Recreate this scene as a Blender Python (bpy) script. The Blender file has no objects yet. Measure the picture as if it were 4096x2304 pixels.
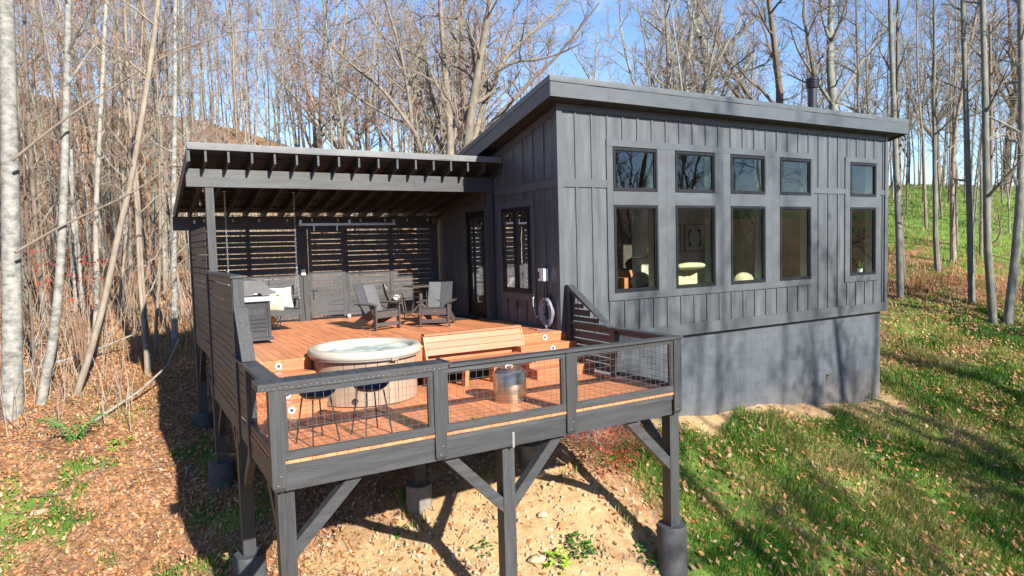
import bpy, math, random
import numpy as np
from mathutils import Vector, Matrix, Euler

random.seed(7)
rng = np.random.default_rng(7)
R = math.radians
scn = bpy.context.scene
COL = scn.collection

# ------------------------------------------------------------------ camera
CAM = np.array([-7.6902, -11.2530, 1.7369])
YAW, PIT, ROL, FPX = 0.5277, -0.0618, -0.0268, 2692.16
_f = np.array([math.sin(YAW) * math.cos(PIT), math.cos(YAW) * math.cos(PIT), math.sin(PIT)])
_r = np.array([math.cos(YAW), -math.sin(YAW), 0.0])
_u = np.cross(_r, _f)
RGT = _r * math.cos(ROL) + _u * math.sin(ROL)
UPV = -_r * math.sin(ROL) + _u * math.cos(ROL)
FWD = _f
cam_data = bpy.data.cameras.new("camera")
cam = bpy.data.objects.new("camera", cam_data)
COL.objects.link(cam)
cam.matrix_world = Matrix(((RGT[0], UPV[0], -FWD[0], CAM[0]), (RGT[1], UPV[1], -FWD[1], CAM[1]),
                           (RGT[2], UPV[2], -FWD[2], CAM[2]), (0, 0, 0, 1)))
cam_data.sensor_width = 36.0
cam_data.lens = 36.0 * FPX / 4096.0
cam_data.clip_start = 0.1
cam_data.clip_end = 3000.0
scn.camera = cam

# ------------------------------------------------------------------ sky, sun, exposure
SUN_DIR = Vector((0.115, -0.862, 0.493)).normalized()      # towards the sun
world = bpy.data.worlds.new("World")
scn.world = world
world.use_nodes = True
wn = world.node_tree
bg = wn.nodes["Background"]
sky = wn.nodes.new("ShaderNodeTexSky")
sky.sky_type = 'NISHITA'
sky.sun_disc = False
sky.sun_elevation = math.asin(SUN_DIR.z)
sky.sun_rotation = math.atan2(SUN_DIR.x, SUN_DIR.y)
sky.altitude = 1300.0
sky.air_density = 1.0
sky.dust_density = 0.0
sky.ozone_density = 3.5
tc = wn.nodes.new("ShaderNodeTexCoord")
mp = wn.nodes.new("ShaderNodeMapping")
mp.inputs["Scale"].default_value = (1.6, 1.6, 5.0)
nz = wn.nodes.new("ShaderNodeTexNoise")
nz.inputs["Scale"].default_value = 2.2
nz.inputs["Detail"].default_value = 7.0
nz.inputs["Roughness"].default_value = 0.58
rp = wn.nodes.new("ShaderNodeValToRGB")
rp.color_ramp.elements[0].position = 0.60
rp.color_ramp.elements[0].color = (0, 0, 0, 1)
rp.color_ramp.elements[1].position = 0.92
rp.color_ramp.elements[1].color = (0.55, 0.55, 0.55, 1)
mx = wn.nodes.new("ShaderNodeMixRGB")
mx.inputs["Color2"].default_value = (6.0, 6.4, 7.0, 1)
wn.links.new(tc.outputs["Generated"], mp.inputs["Vector"])
wn.links.new(mp.outputs["Vector"], nz.inputs["Vector"])
wn.links.new(nz.outputs["Fac"], rp.inputs["Fac"])
wn.links.new(rp.outputs["Color"], mx.inputs["Fac"])
wn.links.new(sky.outputs["Color"], mx.inputs["Color1"])
wn.links.new(mx.outputs["Color"], bg.inputs["Color"])
bg.inputs["Strength"].default_value = 0.098
sun_data = bpy.data.lights.new("sun", 'SUN')
sun_data.energy = 4.9
sun_data.angle = R(0.7)
sun_data.color = (1.0, 0.93, 0.82)
sun = bpy.data.objects.new("sun", sun_data)
COL.objects.link(sun)
sun.rotation_euler = SUN_DIR.to_track_quat('Z', 'Y').to_euler()
vs = scn.view_settings
vs.view_transform = 'Standard'
vs.look = 'None'
vs.gamma = 1.0
vs.use_curve_mapping = False
vs.exposure = 1.32
scn.render.engine = 'CYCLES'
cy = scn.cycles
cy.max_bounces = 6
cy.diffuse_bounces = 2
cy.glossy_bounces = 3
cy.transmission_bounces = 4
cy.transparent_max_bounces = 12
cy.use_denoising = True
cy.sample_clamp_indirect = 6.0
cy.caustics_reflective = False
cy.caustics_refractive = False


def at(u, v, D):
    """point of the place seen at photo coordinates u, v (4096 wide) at depth D metres"""
    q = RGT * (u - 2048) / FPX - UPV * (v - 1152) / FPX + FWD
    return CAM + q * D


# ------------------------------------------------------------------ materials
MATS = {}


def mat(name, base, rough=0.6, var=0.15, scale=6.0, bump=0.0, bscale=60.0, metal=0.0, objvar=0.0,
        stretch=(1, 1, 1), spec=0.4, col2=None, detail=6.0, fac=(0.35, 0.7), vcol=None, trans=0.0):
    m = bpy.data.materials.new(name)
    m.use_nodes = True
    nt = m.node_tree
    b = nt.nodes["Principled BSDF"]
    b.inputs["Roughness"].default_value = rough
    b.inputs["Metallic"].default_value = metal
    b.inputs["Specular IOR Level"].default_value = spec
    geo = nt.nodes.new("ShaderNodeNewGeometry")
    oi = nt.nodes.new("ShaderNodeObjectInfo")
    ofs = nt.nodes.new("ShaderNodeVectorMath")
    ofs.operation = 'MULTIPLY_ADD'
    ofs.inputs[1].default_value = (37.0, 23.0, 11.0)
    comb = nt.nodes.new("ShaderNodeCombineXYZ")
    for k in range(3):
        nt.links.new(oi.outputs["Random"], comb.inputs[k])
    nt.links.new(comb.outputs[0], ofs.inputs[0])
    mpn = nt.nodes.new("ShaderNodeMapping")
    mpn.inputs["Scale"].default_value = stretch
    nt.links.new(geo.outputs["Position"], mpn.inputs["Vector"])
    nt.links.new(mpn.outputs["Vector"], ofs.inputs[2])
    n1 = nt.nodes.new("ShaderNodeTexNoise")
    n1.inputs["Scale"].default_value = scale
    n1.inputs["Detail"].default_value = detail
    n1.inputs["Roughness"].default_value = 0.62
    nt.links.new(ofs.outputs[0], n1.inputs["Vector"])
    cr = nt.nodes.new("ShaderNodeValToRGB")
    c1 = tuple(max(0, x * (1 - var)) for x in base) + (1,)
    c2 = (tuple(min(1, x * (1 + var)) for x in base) if col2 is None else tuple(col2)) + (1,)
    cr.color_ramp.elements[0].position = fac[0]
    cr.color_ramp.elements[1].position = fac[1]
    cr.color_ramp.elements[0].color = c1
    cr.color_ramp.elements[1].color = c2
    nt.links.new(n1.outputs["Fac"], cr.inputs["Fac"])
    out = cr.outputs["Color"]
    if vcol:
        a = nt.nodes.new("ShaderNodeVertexColor")
        a.layer_name = vcol
        mm = nt.nodes.new("ShaderNodeMixRGB")
        mm.blend_type = 'MULTIPLY'
        mm.inputs["Fac"].default_value = 1.0
        nt.links.new(a.outputs["Color"], mm.inputs["Color1"])
        nt.links.new(out, mm.inputs["Color2"])
        out = mm.outputs["Color"]
    if objvar > 0:
        mr = nt.nodes.new("ShaderNodeMapRange")
        mr.inputs["To Min"].default_value = 1 - objvar
        mr.inputs["To Max"].default_value = 1 + objvar
        nt.links.new(oi.outputs["Random"], mr.inputs["Value"])
        hs = nt.nodes.new("ShaderNodeHueSaturation")
        nt.links.new(mr.outputs["Result"], hs.inputs["Value"])
        nt.links.new(out, hs.inputs["Color"])
        out = hs.outputs["Color"]
    nt.links.new(out, b.inputs["Base Color"])
    if bump > 0:
        n2 = nt.nodes.new("ShaderNodeTexNoise")
        n2.inputs["Scale"].default_value = bscale
        n2.inputs["Detail"].default_value = 5.0
        nt.links.new(ofs.outputs[0], n2.inputs["Vector"])
        bp = nt.nodes.new("ShaderNodeBump")
        bp.inputs["Strength"].default_value = bump
        bp.inputs["Distance"].default_value = 0.01
        nt.links.new(n2.outputs["Fac"], bp.inputs["Height"])
        nt.links.new(bp.outputs["Normal"], b.inputs["Normal"])
    if trans > 0:
        tl = nt.nodes.new("ShaderNodeBsdfTranslucent")
        nt.links.new(out, tl.inputs["Color"])
        ms = nt.nodes.new("ShaderNodeMixShader")
        ms.inputs["Fac"].default_value = trans
        nt.links.new(b.outputs[0], ms.inputs[1])
        nt.links.new(tl.outputs[0], ms.inputs[2])
        nt.links.new(ms.outputs[0], nt.nodes["Material Output"].inputs["Surface"])
    MATS[name] = m
    return m


def glass(name, tint, ior=1.75):
    m = bpy.data.materials.new(name)
    m.use_nodes = True
    nt = m.node_tree
    nt.nodes.remove(nt.nodes["Principled BSDF"])
    t = nt.nodes.new("ShaderNodeBsdfTransparent")
    t.inputs["Color"].default_value = tint + (1,)
    g = nt.nodes.new("ShaderNodeBsdfGlossy")
    g.inputs["Roughness"].default_value = 0.0
    g.inputs["Color"].default_value = (0.95, 0.97, 1, 1)
    geo = nt.nodes.new("ShaderNodeNewGeometry")
    n = nt.nodes.new("ShaderNodeTexNoise")
    n.inputs["Scale"].default_value = 1.3
    nt.links.new(geo.outputs["Position"], n.inputs["Vector"])
    bp = nt.nodes.new("ShaderNodeBump")
    bp.inputs["Strength"].default_value = 0.025
    bp.inputs["Distance"].default_value = 0.05
    nt.links.new(n.outputs["Fac"], bp.inputs["Height"])
    nt.links.new(bp.outputs["Normal"], g.inputs["Normal"])
    fr = nt.nodes.new("ShaderNodeFresnel")
    fr.inputs["IOR"].default_value = ior
    ms = nt.nodes.new("ShaderNodeMixShader")
    nt.links.new(fr.outputs[0], ms.inputs[0])
    nt.links.new(t.outputs[0], ms.inputs[1])
    nt.links.new(g.outputs[0], ms.inputs[2])
    nt.links.new(ms.outputs[0], nt.nodes["Material Output"].inputs["Surface"])
    MATS[name] = m
    return m


mat("siding", (0.076, 0.087, 0.099), 0.42, 0.30, 3.0, 0.35, 45, stretch=(2.2, 2.2, 0.25), spec=0.5)
mat("trim_paint", (0.075, 0.086, 0.097), 0.40, 0.14, 4.0, 0.18, 50, stretch=(0.4, 1, 0.7), spec=0.5, objvar=0.06)
mat("block_paint", (0.078, 0.091, 0.109), 0.60, 0.10, 2.0, 0.40, 90, objvar=0.025, spec=0.35)
mat("mortar_paint", (0.070, 0.082, 0.098), 0.7, 0.1, 5.0, 0.2, 80)
mat("black_stain", (0.044, 0.047, 0.051), 0.50, 0.28, 5.0, 0.30, 70, stretch=(5, 5, 0.35), objvar=0.12)
mat("black_stain_x", (0.045, 0.048, 0.053), 0.48, 0.30, 5.0, 0.35, 70, stretch=(0.25, 2.5, 2.5), objvar=0.12)
mat("black_stain_y", (0.042, 0.046, 0.051), 0.50, 0.32, 5.0, 0.35, 70, stretch=(2.5, 0.25, 2.5), objvar=0.15)
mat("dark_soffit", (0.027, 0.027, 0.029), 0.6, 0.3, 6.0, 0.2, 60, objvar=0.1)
mat("deck_stain", (0.53, 0.205, 0.092), 0.50, 0.26, 3.5, 0.22, 60, stretch=(4.0, 0.35, 4.0), objvar=0.14, spec=0.45)
mat("deck_stain_x", (0.42, 0.145, 0.064), 0.48, 0.20, 3.5, 0.22, 60, stretch=(0.35, 4.0, 4.0), objvar=0.07, spec=0.45)
mat("bench_stain", (0.40, 0.155, 0.080), 0.5, 0.16, 3.0, 0.18, 60, stretch=(0.35, 4.0, 4.0), objvar=0.05)
mat("concrete_dark", (0.048, 0.053, 0.060), 0.7, 0.25, 6.0, 0.35, 40)
mat("concrete_raw", (0.17, 0.158, 0.135), 0.85, 0.3, 5.0, 0.35, 40)
mat("roof_metal", (0.11, 0.122, 0.13), 0.36, 0.12, 3.0, 0.06, 8, metal=0.25, spec=0.5)
mat("porch_metal", (0.135, 0.142, 0.15), 0.6, 0.15, 3.0, 0.10, 7, metal=0.0, spec=0.3)
mat("frame_black", (0.014, 0.015, 0.018), 0.4, 0.1, 8.0, spec=0.3)
glass("window_glass", (0.92, 0.96, 0.92), 1.75)
mat("inner_wall", (0.66, 0.64, 0.53), 0.85, 0.06, 2.0)
mat("inner_return", (0.60, 0.72, 0.65), 0.8, 0.05, 2.0)
mat("inner_floor", (0.22, 0.14, 0.09), 0.5, 0.2, 4.0, stretch=(0.3, 3, 3))
mat("inner_dark", (0.07, 0.06, 0.05), 0.7, 0.2, 5.0)
mat("cream_acrylic", (0.40, 0.37, 0.31), 0.28, 0.05, 2.0, spec=0.5)
mat("tub_panel", (0.30, 0.215, 0.155), 0.55, 0.16, 4.0, 0.2, 70, stretch=(1, 1, 0.2), objvar=0.07)
mat("tub_band", (0.20, 0.18, 0.165), 0.45, 0.1, 4.0)
mat("black_plastic", (0.022, 0.022, 0.024), 0.35, 0.1, 10.0, spec=0.5)
mat("navy_plastic", (0.012, 0.022, 0.055), 0.35, 0.1, 10.0, spec=0.5)
mat("chair_plastic", (0.062, 0.055, 0.052), 0.55, 0.14, 20.0, 0.12, 120, spec=0.45)
mat("chair_slat", (0.058, 0.060, 0.067), 0.55, 0.10, 20.0, 0.12, 120, spec=0.45)
mat("resin_brown", (0.075, 0.062, 0.056), 0.4, 0.1, 10.0)
mat("grill_lid", (0.11, 0.113, 0.118), 0.42, 0.08, 8.0, metal=0.3)
mat("grill_body", (0.035, 0.038, 0.043), 0.32, 0.1, 8.0, metal=0.2, spec=0.6)
mat("steel", (0.56, 0.43, 0.33), 0.34, 0.10, 4.0, metal=1.0, stretch=(3, 3, 0.2))
mat("galvanized", (0.55, 0.57, 0.60), 0.38, 0.15, 9.0, metal=0.8)
mat("wire_dark", (0.16, 0.155, 0.15), 0.45, 0.1, 9.0, metal=0.6)
mat("white_plastic", (0.74, 0.75, 0.76), 0.4, 0.04, 5.0)
mat("white_fabric", (0.46, 0.46, 0.44), 0.9, 0.08, 30.0, 0.3, 200)
mat("tan_fabric", (0.50, 0.36, 0.25), 0.9, 0.15, 30.0, 0.3, 200)
mat("plaid_red", (0.55, 0.10, 0.10), 0.9, 0.1, 30.0)
mat("plaid_blue", (0.10, 0.25, 0.42), 0.9, 0.1, 30.0)
mat("firewood", (0.55, 0.34, 0.16), 0.8, 0.25, 9.0)
mat("hose", (0.26, 0.28, 0.33), 0.45, 0.1, 20.0, objvar=0.0)
mat("brass", (0.60, 0.52, 0.35), 0.3, 0.1, 9.0, metal=1.0)
mat("bulb_glass", (0.62, 0.55, 0.42), 0.15, 0.1, 9.0, spec=0.7)
mat("light_ring", (0.78, 0.78, 0.78), 0.25, 0.04, 9.0, metal=0.4)
mat("door_mat", (0.03, 0.03, 0.032), 0.95, 0.2, 60.0)
mat("leather", (0.50, 0.20, 0.07), 0.5, 0.15, 10.0)
mat("sofa_fabric", (0.55, 0.56, 0.33), 0.9, 0.1, 20.0)
mat("art_white", (0.72, 0.74, 0.70), 0.8, 0.06, 9.0)
mat("art_dark", (0.035, 0.035, 0.045), 0.7, 0.1, 9.0)
mat("gold_frame", (0.42, 0.30, 0.12), 0.4, 0.1, 9.0, metal=0.5)
mat("plant_green", (0.06, 0.19, 0.03), 0.5, 0.3, 9.0, objvar=0.2, trans=0.25)
mat("fern_green", (0.10, 0.28, 0.07), 0.5, 0.3, 9.0, objvar=0.2, trans=0.25)
mat("leaf_lime", (0.25, 0.40, 0.05), 0.5, 0.3, 9.0, objvar=0.2, trans=0.25)
mat("red_leaf", (0.42, 0.045, 0.04), 0.6, 0.35, 9.0, objvar=0.1, trans=0.3)
mat("rust_leaf", (0.30, 0.125, 0.055), 0.7, 0.45, 9.0, vcol=None, trans=0.2)
mat("bark_pale", (0.23, 0.215, 0.185), 0.9, 0.30, 7.0, 0.5, 30, stretch=(1, 1, 0.45), objvar=0.13, fac=(0.3, 0.68))
mat("bark_warm", (0.20, 0.168, 0.13), 0.9, 0.34, 7.0, 0.5, 30, stretch=(1, 1, 0.35), objvar=0.15, fac=(0.3, 0.68))
mat("bark_dark", (0.14, 0.108, 0.084), 0.9, 0.35, 7.0, 0.6, 30, stretch=(1, 1, 0.3), objvar=0.2)
mat("bark_green", (0.165, 0.17, 0.145), 0.9, 0.32, 7.0, 0.5, 30, stretch=(1, 1, 0.4), objvar=0.12)
mat("bark_birch", (0.185, 0.182, 0.165), 0.85, 0.45, 5.0, 0.6, 35, stretch=(1, 1, 1.6), objvar=0.06, fac=(0.32, 0.6))
mat("twig", (0.18, 0.14, 0.11), 0.9, 0.2, 5.0, objvar=0.12)
mat("twig_pale", (0.26, 0.22, 0.175), 0.9, 0.2, 5.0, objvar=0.12)
mat("twig_red", (0.22, 0.14, 0.10), 0.9, 0.2, 5.0, objvar=0.12)
mat("dead_leaf", (1, 1, 1), 0.8, 0.18, 14.0, vcol="Col", trans=0.18)
mat("grass_blade", (1, 1, 1), 0.6, 0.12, 4.0, vcol="Col", trans=0.30)
mat("stone", (0.42, 0.32, 0.21), 0.9, 0.25, 14.0, 0.3, 60, objvar=0.2)
mat("pipe_black", (0.03, 0.032, 0.036), 0.35, 0.1, 10.0)


def earth_splash(name):
    m = MATS[name]
    nt = m.node_tree
    b = nt.nodes["Principled BSDF"]
    src = b.inputs["Base Color"].links[0].from_socket
    geo = nt.nodes.new("ShaderNodeNewGeometry")
    sp = nt.nodes.new("ShaderNodeSeparateXYZ")
    nt.links.new(geo.outputs["Position"], sp.inputs[0])
    n = nt.nodes.new("ShaderNodeTexNoise")
    n.inputs["Scale"].default_value = 2.4
    n.inputs["Detail"].default_value = 7.0
    nt.links.new(geo.outputs["Position"], n.inputs["Vector"])
    a = nt.nodes.new("ShaderNodeMath")
    a.operation = 'MULTIPLY_ADD'
    nt.links.new(n.outputs["Fac"], a.inputs[0])
    a.inputs[1].default_value = 0.9
    nt.links.new(sp.outputs["Z"], a.inputs[2])
    r = nt.nodes.new("ShaderNodeMapRange")
    r.inputs["From Min"].default_value = -1.55
    r.inputs["From Max"].default_value = -2.25
    r.inputs["To Max"].default_value = 0.28
    nt.links.new(a.outputs[0], r.inputs["Value"])
    x = nt.nodes.new("ShaderNodeMixRGB")
    x.inputs["Color2"].default_value = (0.24, 0.185, 0.125, 1)
    nt.links.new(r.outputs["Result"], x.inputs["Fac"])
    nt.links.new(src, x.inputs["Color1"])
    nt.links.new(x.outputs["Color"], b.inputs["Base Color"])


earth_splash("block_paint")
earth_splash("mortar_paint")


# ------------------------------------------------------------------ mesh helpers
WLOC = {}


class MB:
    def __init__(self):
        self.v = []
        self.f = []
        self.n = 0

    def add(self, verts, faces):
        o = self.n
        self.v.append(np.asarray(verts, float).reshape(-1, 3))
        self.n += len(self.v[-1])
        self.f.extend([tuple(i + o for i in q) for q in faces])
        return self

    def box(self, x0, x1, y0, y1, z0, z1):
        v = [(x0, y0, z0), (x1, y0, z0), (x1, y1, z0), (x0, y1, z0), (x0, y0, z1), (x1, y0, z1), (x1, y1, z1), (x0, y1, z1)]
        return self.add(v, [(0, 3, 2, 1), (4, 5, 6, 7), (0, 1, 5, 4), (1, 2, 6, 5), (2, 3, 7, 6), (3, 0, 4, 7)])

    def bar(self, p0, p1, w, h, up=(0, 0, 1)):
        """box from p0 to p1, w wide across, h along up"""
        p0 = np.array(p0, float); p1 = np.array(p1, float)
        t = p1 - p0; t /= np.linalg.norm(t)
        s = np.cross(t, up); s /= (np.linalg.norm(s) + 1e-9)
        n = np.cross(s, t)
        v = []
        for p in (p0, p1):
            for a, b in ((-1, -1), (1, -1), (1, 1), (-1, 1)):
                v.append(p + s * a * w / 2 + n * b * h / 2)
        return self.add(v, [(0, 1, 2, 3), (7, 6, 5, 4), (0, 4, 5, 1), (1, 5, 6, 2), (2, 6, 7, 3), (3, 7, 4, 0)])

    def tube(self, pts, rad, n=8, caps=True):
        P = np.asarray(pts, float)
        m = len(P)
        r = np.full(m, rad) if np.isscalar(rad) else np.asarray(rad, float)
        T = np.gradient(P, axis=0)
        T /= (np.linalg.norm(T, axis=1, keepdims=True) + 1e-9)
        mt = T.mean(axis=0)
        ref = np.eye(3)[np.argmin(np.abs(mt))]
        S = np.cross(T, ref)
        S /= (np.linalg.norm(S, axis=1, keepdims=True) + 1e-9)
        N = np.cross(S, T)
        a = np.arange(n) * 2 * math.pi / n
        V = P[:, None, :] + r[:, None, None] * (np.cos(a)[None, :, None] * S[:, None, :] + np.sin(a)[None, :, None] * N[:, None, :])
        F = []
        for i in range(m - 1):
            for j in range(n):
                k = (j + 1) % n
                F.append((i * n + j, i * n + k, (i + 1) * n + k, (i + 1) * n + j))
        if caps:
            F.append(tuple(range(n))[::-1])
            F.append(tuple((m - 1) * n + j for j in range(n)))
        return self.add(V.reshape(-1, 3), F)

    def lathe(self, prof, n=32, c=(0, 0, 0), close=False):
        """prof: list of (radius, z)"""
        a = np.arange(n) * 2 * math.pi / n
        V = []
        for r, z in prof:
            V += [(c[0] + r * math.cos(t), c[1] + r * math.sin(t), c[2] + z) for t in a]
        F = []
        m = len(prof)
        for i in range(m - 1):
            for j in range(n):
                k = (j + 1) % n
                F.append((i * n + j, i * n + k, (i + 1) * n + k, (i + 1) * n + j))
        if close:
            F.append(tuple(range(n))[::-1])
            F.append(tuple((m - 1) * n + j for j in range(n)))
        return self.add(V, F)

    def prism(self, poly, axis, a0, a1):
        """poly: 2D outline in the two other axes (in xyz order), extruded along axis"""
        V = []
        for a in (a0, a1):
            for p, q in poly:
                V.append({0: (a, p, q), 1: (p, a, q), 2: (p, q, a)}[axis])
        n = len(poly)
        F = [tuple(range(n))[::-1], tuple(range(n, 2 * n))]
        for i in range(n):
            j = (i + 1) % n
            F.append((i, j, n + j, n + i))
        return self.add(V, F)

    def blob(self, c, r, n=10, m=6, noise=0.0, seed=0):
        g = random.Random(seed)
        V = []
        F = []
        for i in range(m + 1):
            th = math.pi * i / m
            for j in range(n):
                ph = 2 * math.pi * j / n
                k = 1 + noise * (g.random() - 0.5)
                V.append((c[0] + r[0] * math.sin(th) * math.cos(ph) * k, c[1] + r[1] * math.sin(th) * math.sin(ph) * k, c[2] + r[2] * math.cos(th) * k))
        for i in range(m):
            for j in range(n):
                k = (j + 1) % n
                F.append((i * n + j, (i + 1) * n + j, (i + 1) * n + k, i * n + k))
        return self.add(V, F)

    def mesh(self, name):
        me = bpy.data.meshes.new(name)
        V = np.concatenate(self.v) if self.v else np.zeros((0, 3))
        me.from_pydata(V.tolist(), [], self.f)
        me.update()
        return me

    def build(self, name, material, parent=None, smooth=False):
        """verts are in world coordinates; parent must be an unrotated object made here"""
        me = self.mesh(name)
        me.materials.append(MATS[material])
        if smooth:
            me.polygons.foreach_set("use_smooth", [True] * len(me.polygons))
            me.set_sharp_from_angle(angle=R(38))
        o = bpy.data.objects.new(name, me)
        COL.objects.link(o)
        if parent is not None:
            o.parent = parent
            pl = WLOC[parent.name]
            o.location = (-pl[0], -pl[1], -pl[2])
        WLOC[o.name] = (0, 0, 0)
        return o


def empty(name, loc=(0, 0, 0), rz=0.0):
    o = bpy.data.objects.new(name, None)
    COL.objects.link(o)
    o.location = loc
    o.rotation_euler = (0, 0, rz)
    o.empty_display_size = 0.2
    WLOC[o.name] = tuple(loc)
    return o


def tag(o, label=None, cat=None, group=None, kind=None):
    if label:
        o["label"] = label
    if cat:
        o["category"] = cat
    if group:
        o["group"] = group
    if kind:
        o["kind"] = kind
    return o


def local(mb, name, material, parent, smooth=False):
    """verts already in the parent's own space"""
    me = mb.mesh(name)
    me.materials.append(MATS[material])
    if smooth:
        me.polygons.foreach_set("use_smooth", [True] * len(me.polygons))
        me.set_sharp_from_angle(angle=R(38))
    o = bpy.data.objects.new(name, me)
    COL.objects.link(o)
    o.parent = parent
    return o


UNIT = {}


def piece(name, material, parent, x0, x1, y0, y1, z0, z1):
    """a plain board: shared unit cube, placed and sized (world coordinates)"""
    key = material
    if key not in UNIT:
        me = MB().box(-.5, .5, -.5, .5, -.5, .5).mesh("board")
        me.materials.append(MATS[material])
        UNIT[key] = me
    o = bpy.data.objects.new(name, UNIT[key])
    COL.objects.link(o)
    pl = WLOC[parent.name]
    o.parent = parent
    o.location = ((x0 + x1) / 2 - pl[0], (y0 + y1) / 2 - pl[1], (z0 + z1) / 2 - pl[2])
    o.scale = (abs(x1 - x0), abs(y1 - y0), abs(z1 - z0))
    return o


def copy_tree(o, loc=None, rz=None, sc=None, parent=None):
    c = o.copy()
    COL.objects.link(c)
    if parent is not None:
        c.parent = parent
    if loc is not None:
        c.location = loc
    if rz is not None:
        c.rotation_euler = (0, 0, rz)
    if sc is not None:
        c.scale = (sc, sc, sc) if np.isscalar(sc) else sc
    for ch in list(o.children):
        copy_tree(ch, parent=c)
    return c


def np_mesh(name, V, F, material, cols=None):
    """fast mesh from arrays: V (n,3), F (m,k) all of one size; cols per vertex (n,3)"""
    V = np.asarray(V, np.float32)
    F = np.asarray(F, np.int32)
    me = bpy.data.meshes.new(name)
    k = F.shape[1]
    me.vertices.add(len(V))
    me.vertices.foreach_set("co", V.ravel())
    me.loops.add(F.size)
    me.loops.foreach_set("vertex_index", F.ravel())
    me.polygons.add(len(F))
    me.polygons.foreach_set("loop_start", np.arange(len(F), dtype=np.int32) * k)
    me.polygons.foreach_set("loop_total", np.full(len(F), k, np.int32))
    me.update(calc_edges=True)
    me.validate()
    if cols is not None:
        ca = me.color_attributes.new("Col", 'FLOAT_COLOR', 'POINT')
        c4 = np.ones((len(V), 4), np.float32)
        c4[:, :3] = cols
        ca.data.foreach_set("color", c4.ravel())
    me.materials.append(MATS[material] if isinstance(material, str) else material)
    return me


# ------------------------------------------------------------------ ground
CP = np.array([
    (-6.24, 6.2, -2.3), (-6.24, 2.9, -2.8), (-6.24, -.1, -3.5), (-3.17, 0, -3.0), (.47, 0, -2.31), (1.75, 0, -2.33), (3.2, 0, -2.36),
    (6.5, 0, -2.52), (11.4, 0, -2.95), (.23, -2.8, -3.8), (-2.9, -2.9, -4.0), (-6.2, -3, -4.35), (15.2, -1.2, -2.45), (16.6, 2.6, -1.5),
    (-9.6, 3.6, -2.95), (-9.3, 4.4, -2.5), (-9.0, 4.9, -2.3), (-7.3, 6.7, -1.95), (-6.5, 8.7, -1.7), (-6.5, 14, -.3),
    (-10.5, 21.6, 1.45), (-11, 24.5, 1.6), (-11.8, 32, 5.0), (-13.8, 58, 15.5), (4.8, 47, 10.6), (1, 24, 2.6), (5, 12, -.6), (-3, 15, .2),
    (18, 24, 1.0), (14, 45, 6.5), (28, 34, 3.4), (38, 20, 4.6), (46, 15, 5.0), (30, 8, 2.0), (22, 12, .7), (21, 3, -.4), (13, 6, -1.8),
    (0, -8, -6.6), (-10, -8, -6.6), (-10, -14, -9), (10, -8, -6.2), (10, -16, -10), (25, -10, -6.0), (40, -20, -9), (0, -20, -12.5), (8, -3, -4.0),
    (5, -3, -3.9), (-30, -10, -7), (-30, 5, -3.0), (-30, 30, 4), (-35, 60, 15), (-15, 100, 15), (20, 100, 9), (60, 60, 6), (80, 20, 5),
    (60, -40, -18), (0, -60, -28), (-60, -40, -18), (-70, 40, 8), (60, 0, 1.0), (45, -5, -2.5), (30, -2, -2.2),
    (150, 150, 8), (-150, 150, 14), (150, -150, 4), (-150, -150, 4), (60, -105, -14), (0, -110, -15), (0, 160, 10), (160, 0, 2), (-160, 0, -2), (0, -170, 5)], float)


def _tps(r2):
    return 0.5 * r2 * np.log(r2 + 1e-9)


def _fit():
    n = len(CP)
    d = CP[:, None, :2] - CP[None, :, :2]
    K = _tps((d ** 2).sum(-1)) + 0.6 * np.eye(n)
    P = np.c_[np.ones(n), CP[:, :2]]
    A = np.zeros((n + 3, n + 3))
    A[:n, :n] = K
    A[:n, n:] = P
    A[n:, :n] = P.T
    return np.linalg.solve(A, np.r_[CP[:, 2], 0, 0, 0])


_W = _fit()


def gz(x, y):
    x = np.atleast_1d(np.asarray(x, float)); y = np.atleast_1d(np.asarray(y, float))
    sh = x.shape
    x = x.ravel(); y = y.ravel()
    out = np.empty(len(x))
    for i in range(0, len(x), 20000):
        a = x[i:i + 20000]; b = y[i:i + 20000]
        r2 = (a[:, None] - CP[None, :, 0]) ** 2 + (b[:, None] - CP[None, :, 1]) ** 2
        out[i:i + 20000] = _tps(r2) @ _W[:-3] + _W[-3] + _W[-2] * a + _W[-1] * b
    out += 0.05 * np.sin(x * 1.7 + 0.6 * y) * np.sin(y * 1.3 - 0.4 * x) + 0.03 * np.sin(x * 4.1 + 1.0) * np.sin(y * 3.7 + 2.0)
    return out.reshape(sh)


def g1(x, y):
    return float(gz(x, y)[0])


def on_ground(u, v):
    q = RGT * (u - 2048) / FPX - UPV * (v - 1152) / FPX + FWD
    t = np.arange(6, 90, .06)
    P = CAM[None] + q[None] * t[:, None]
    below = P[:, 2] < gz(P[:, 0], P[:, 1])
    i = int(np.argmax(below))
    return float(P[i, 0]), float(P[i, 1])


def sm(a, b, x):
    t = np.clip((x - a) / (b - a), 0, 1)
    return t * t * (3 - 2 * t)


def vnoise(x, y, s, seed=0):
    """cheap smooth value noise in numpy"""
    g = np.random.default_rng(seed).random((256, 256))
    X = x * s; Y = y * s
    i = np.floor(X).astype(int); j = np.floor(Y).astype(int)
    fx = X - i; fy = Y - j
    fx = fx * fx * (3 - 2 * fx); fy = fy * fy * (3 - 2 * fy)
    h = lambda a, b: g[a % 256, b % 256]
    return (h(i, j) * (1 - fx) + h(i + 1, j) * fx) * (1 - fy) + (h(i, j + 1) * (1 - fx) + h(i + 1, j + 1) * fx) * fy


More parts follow.
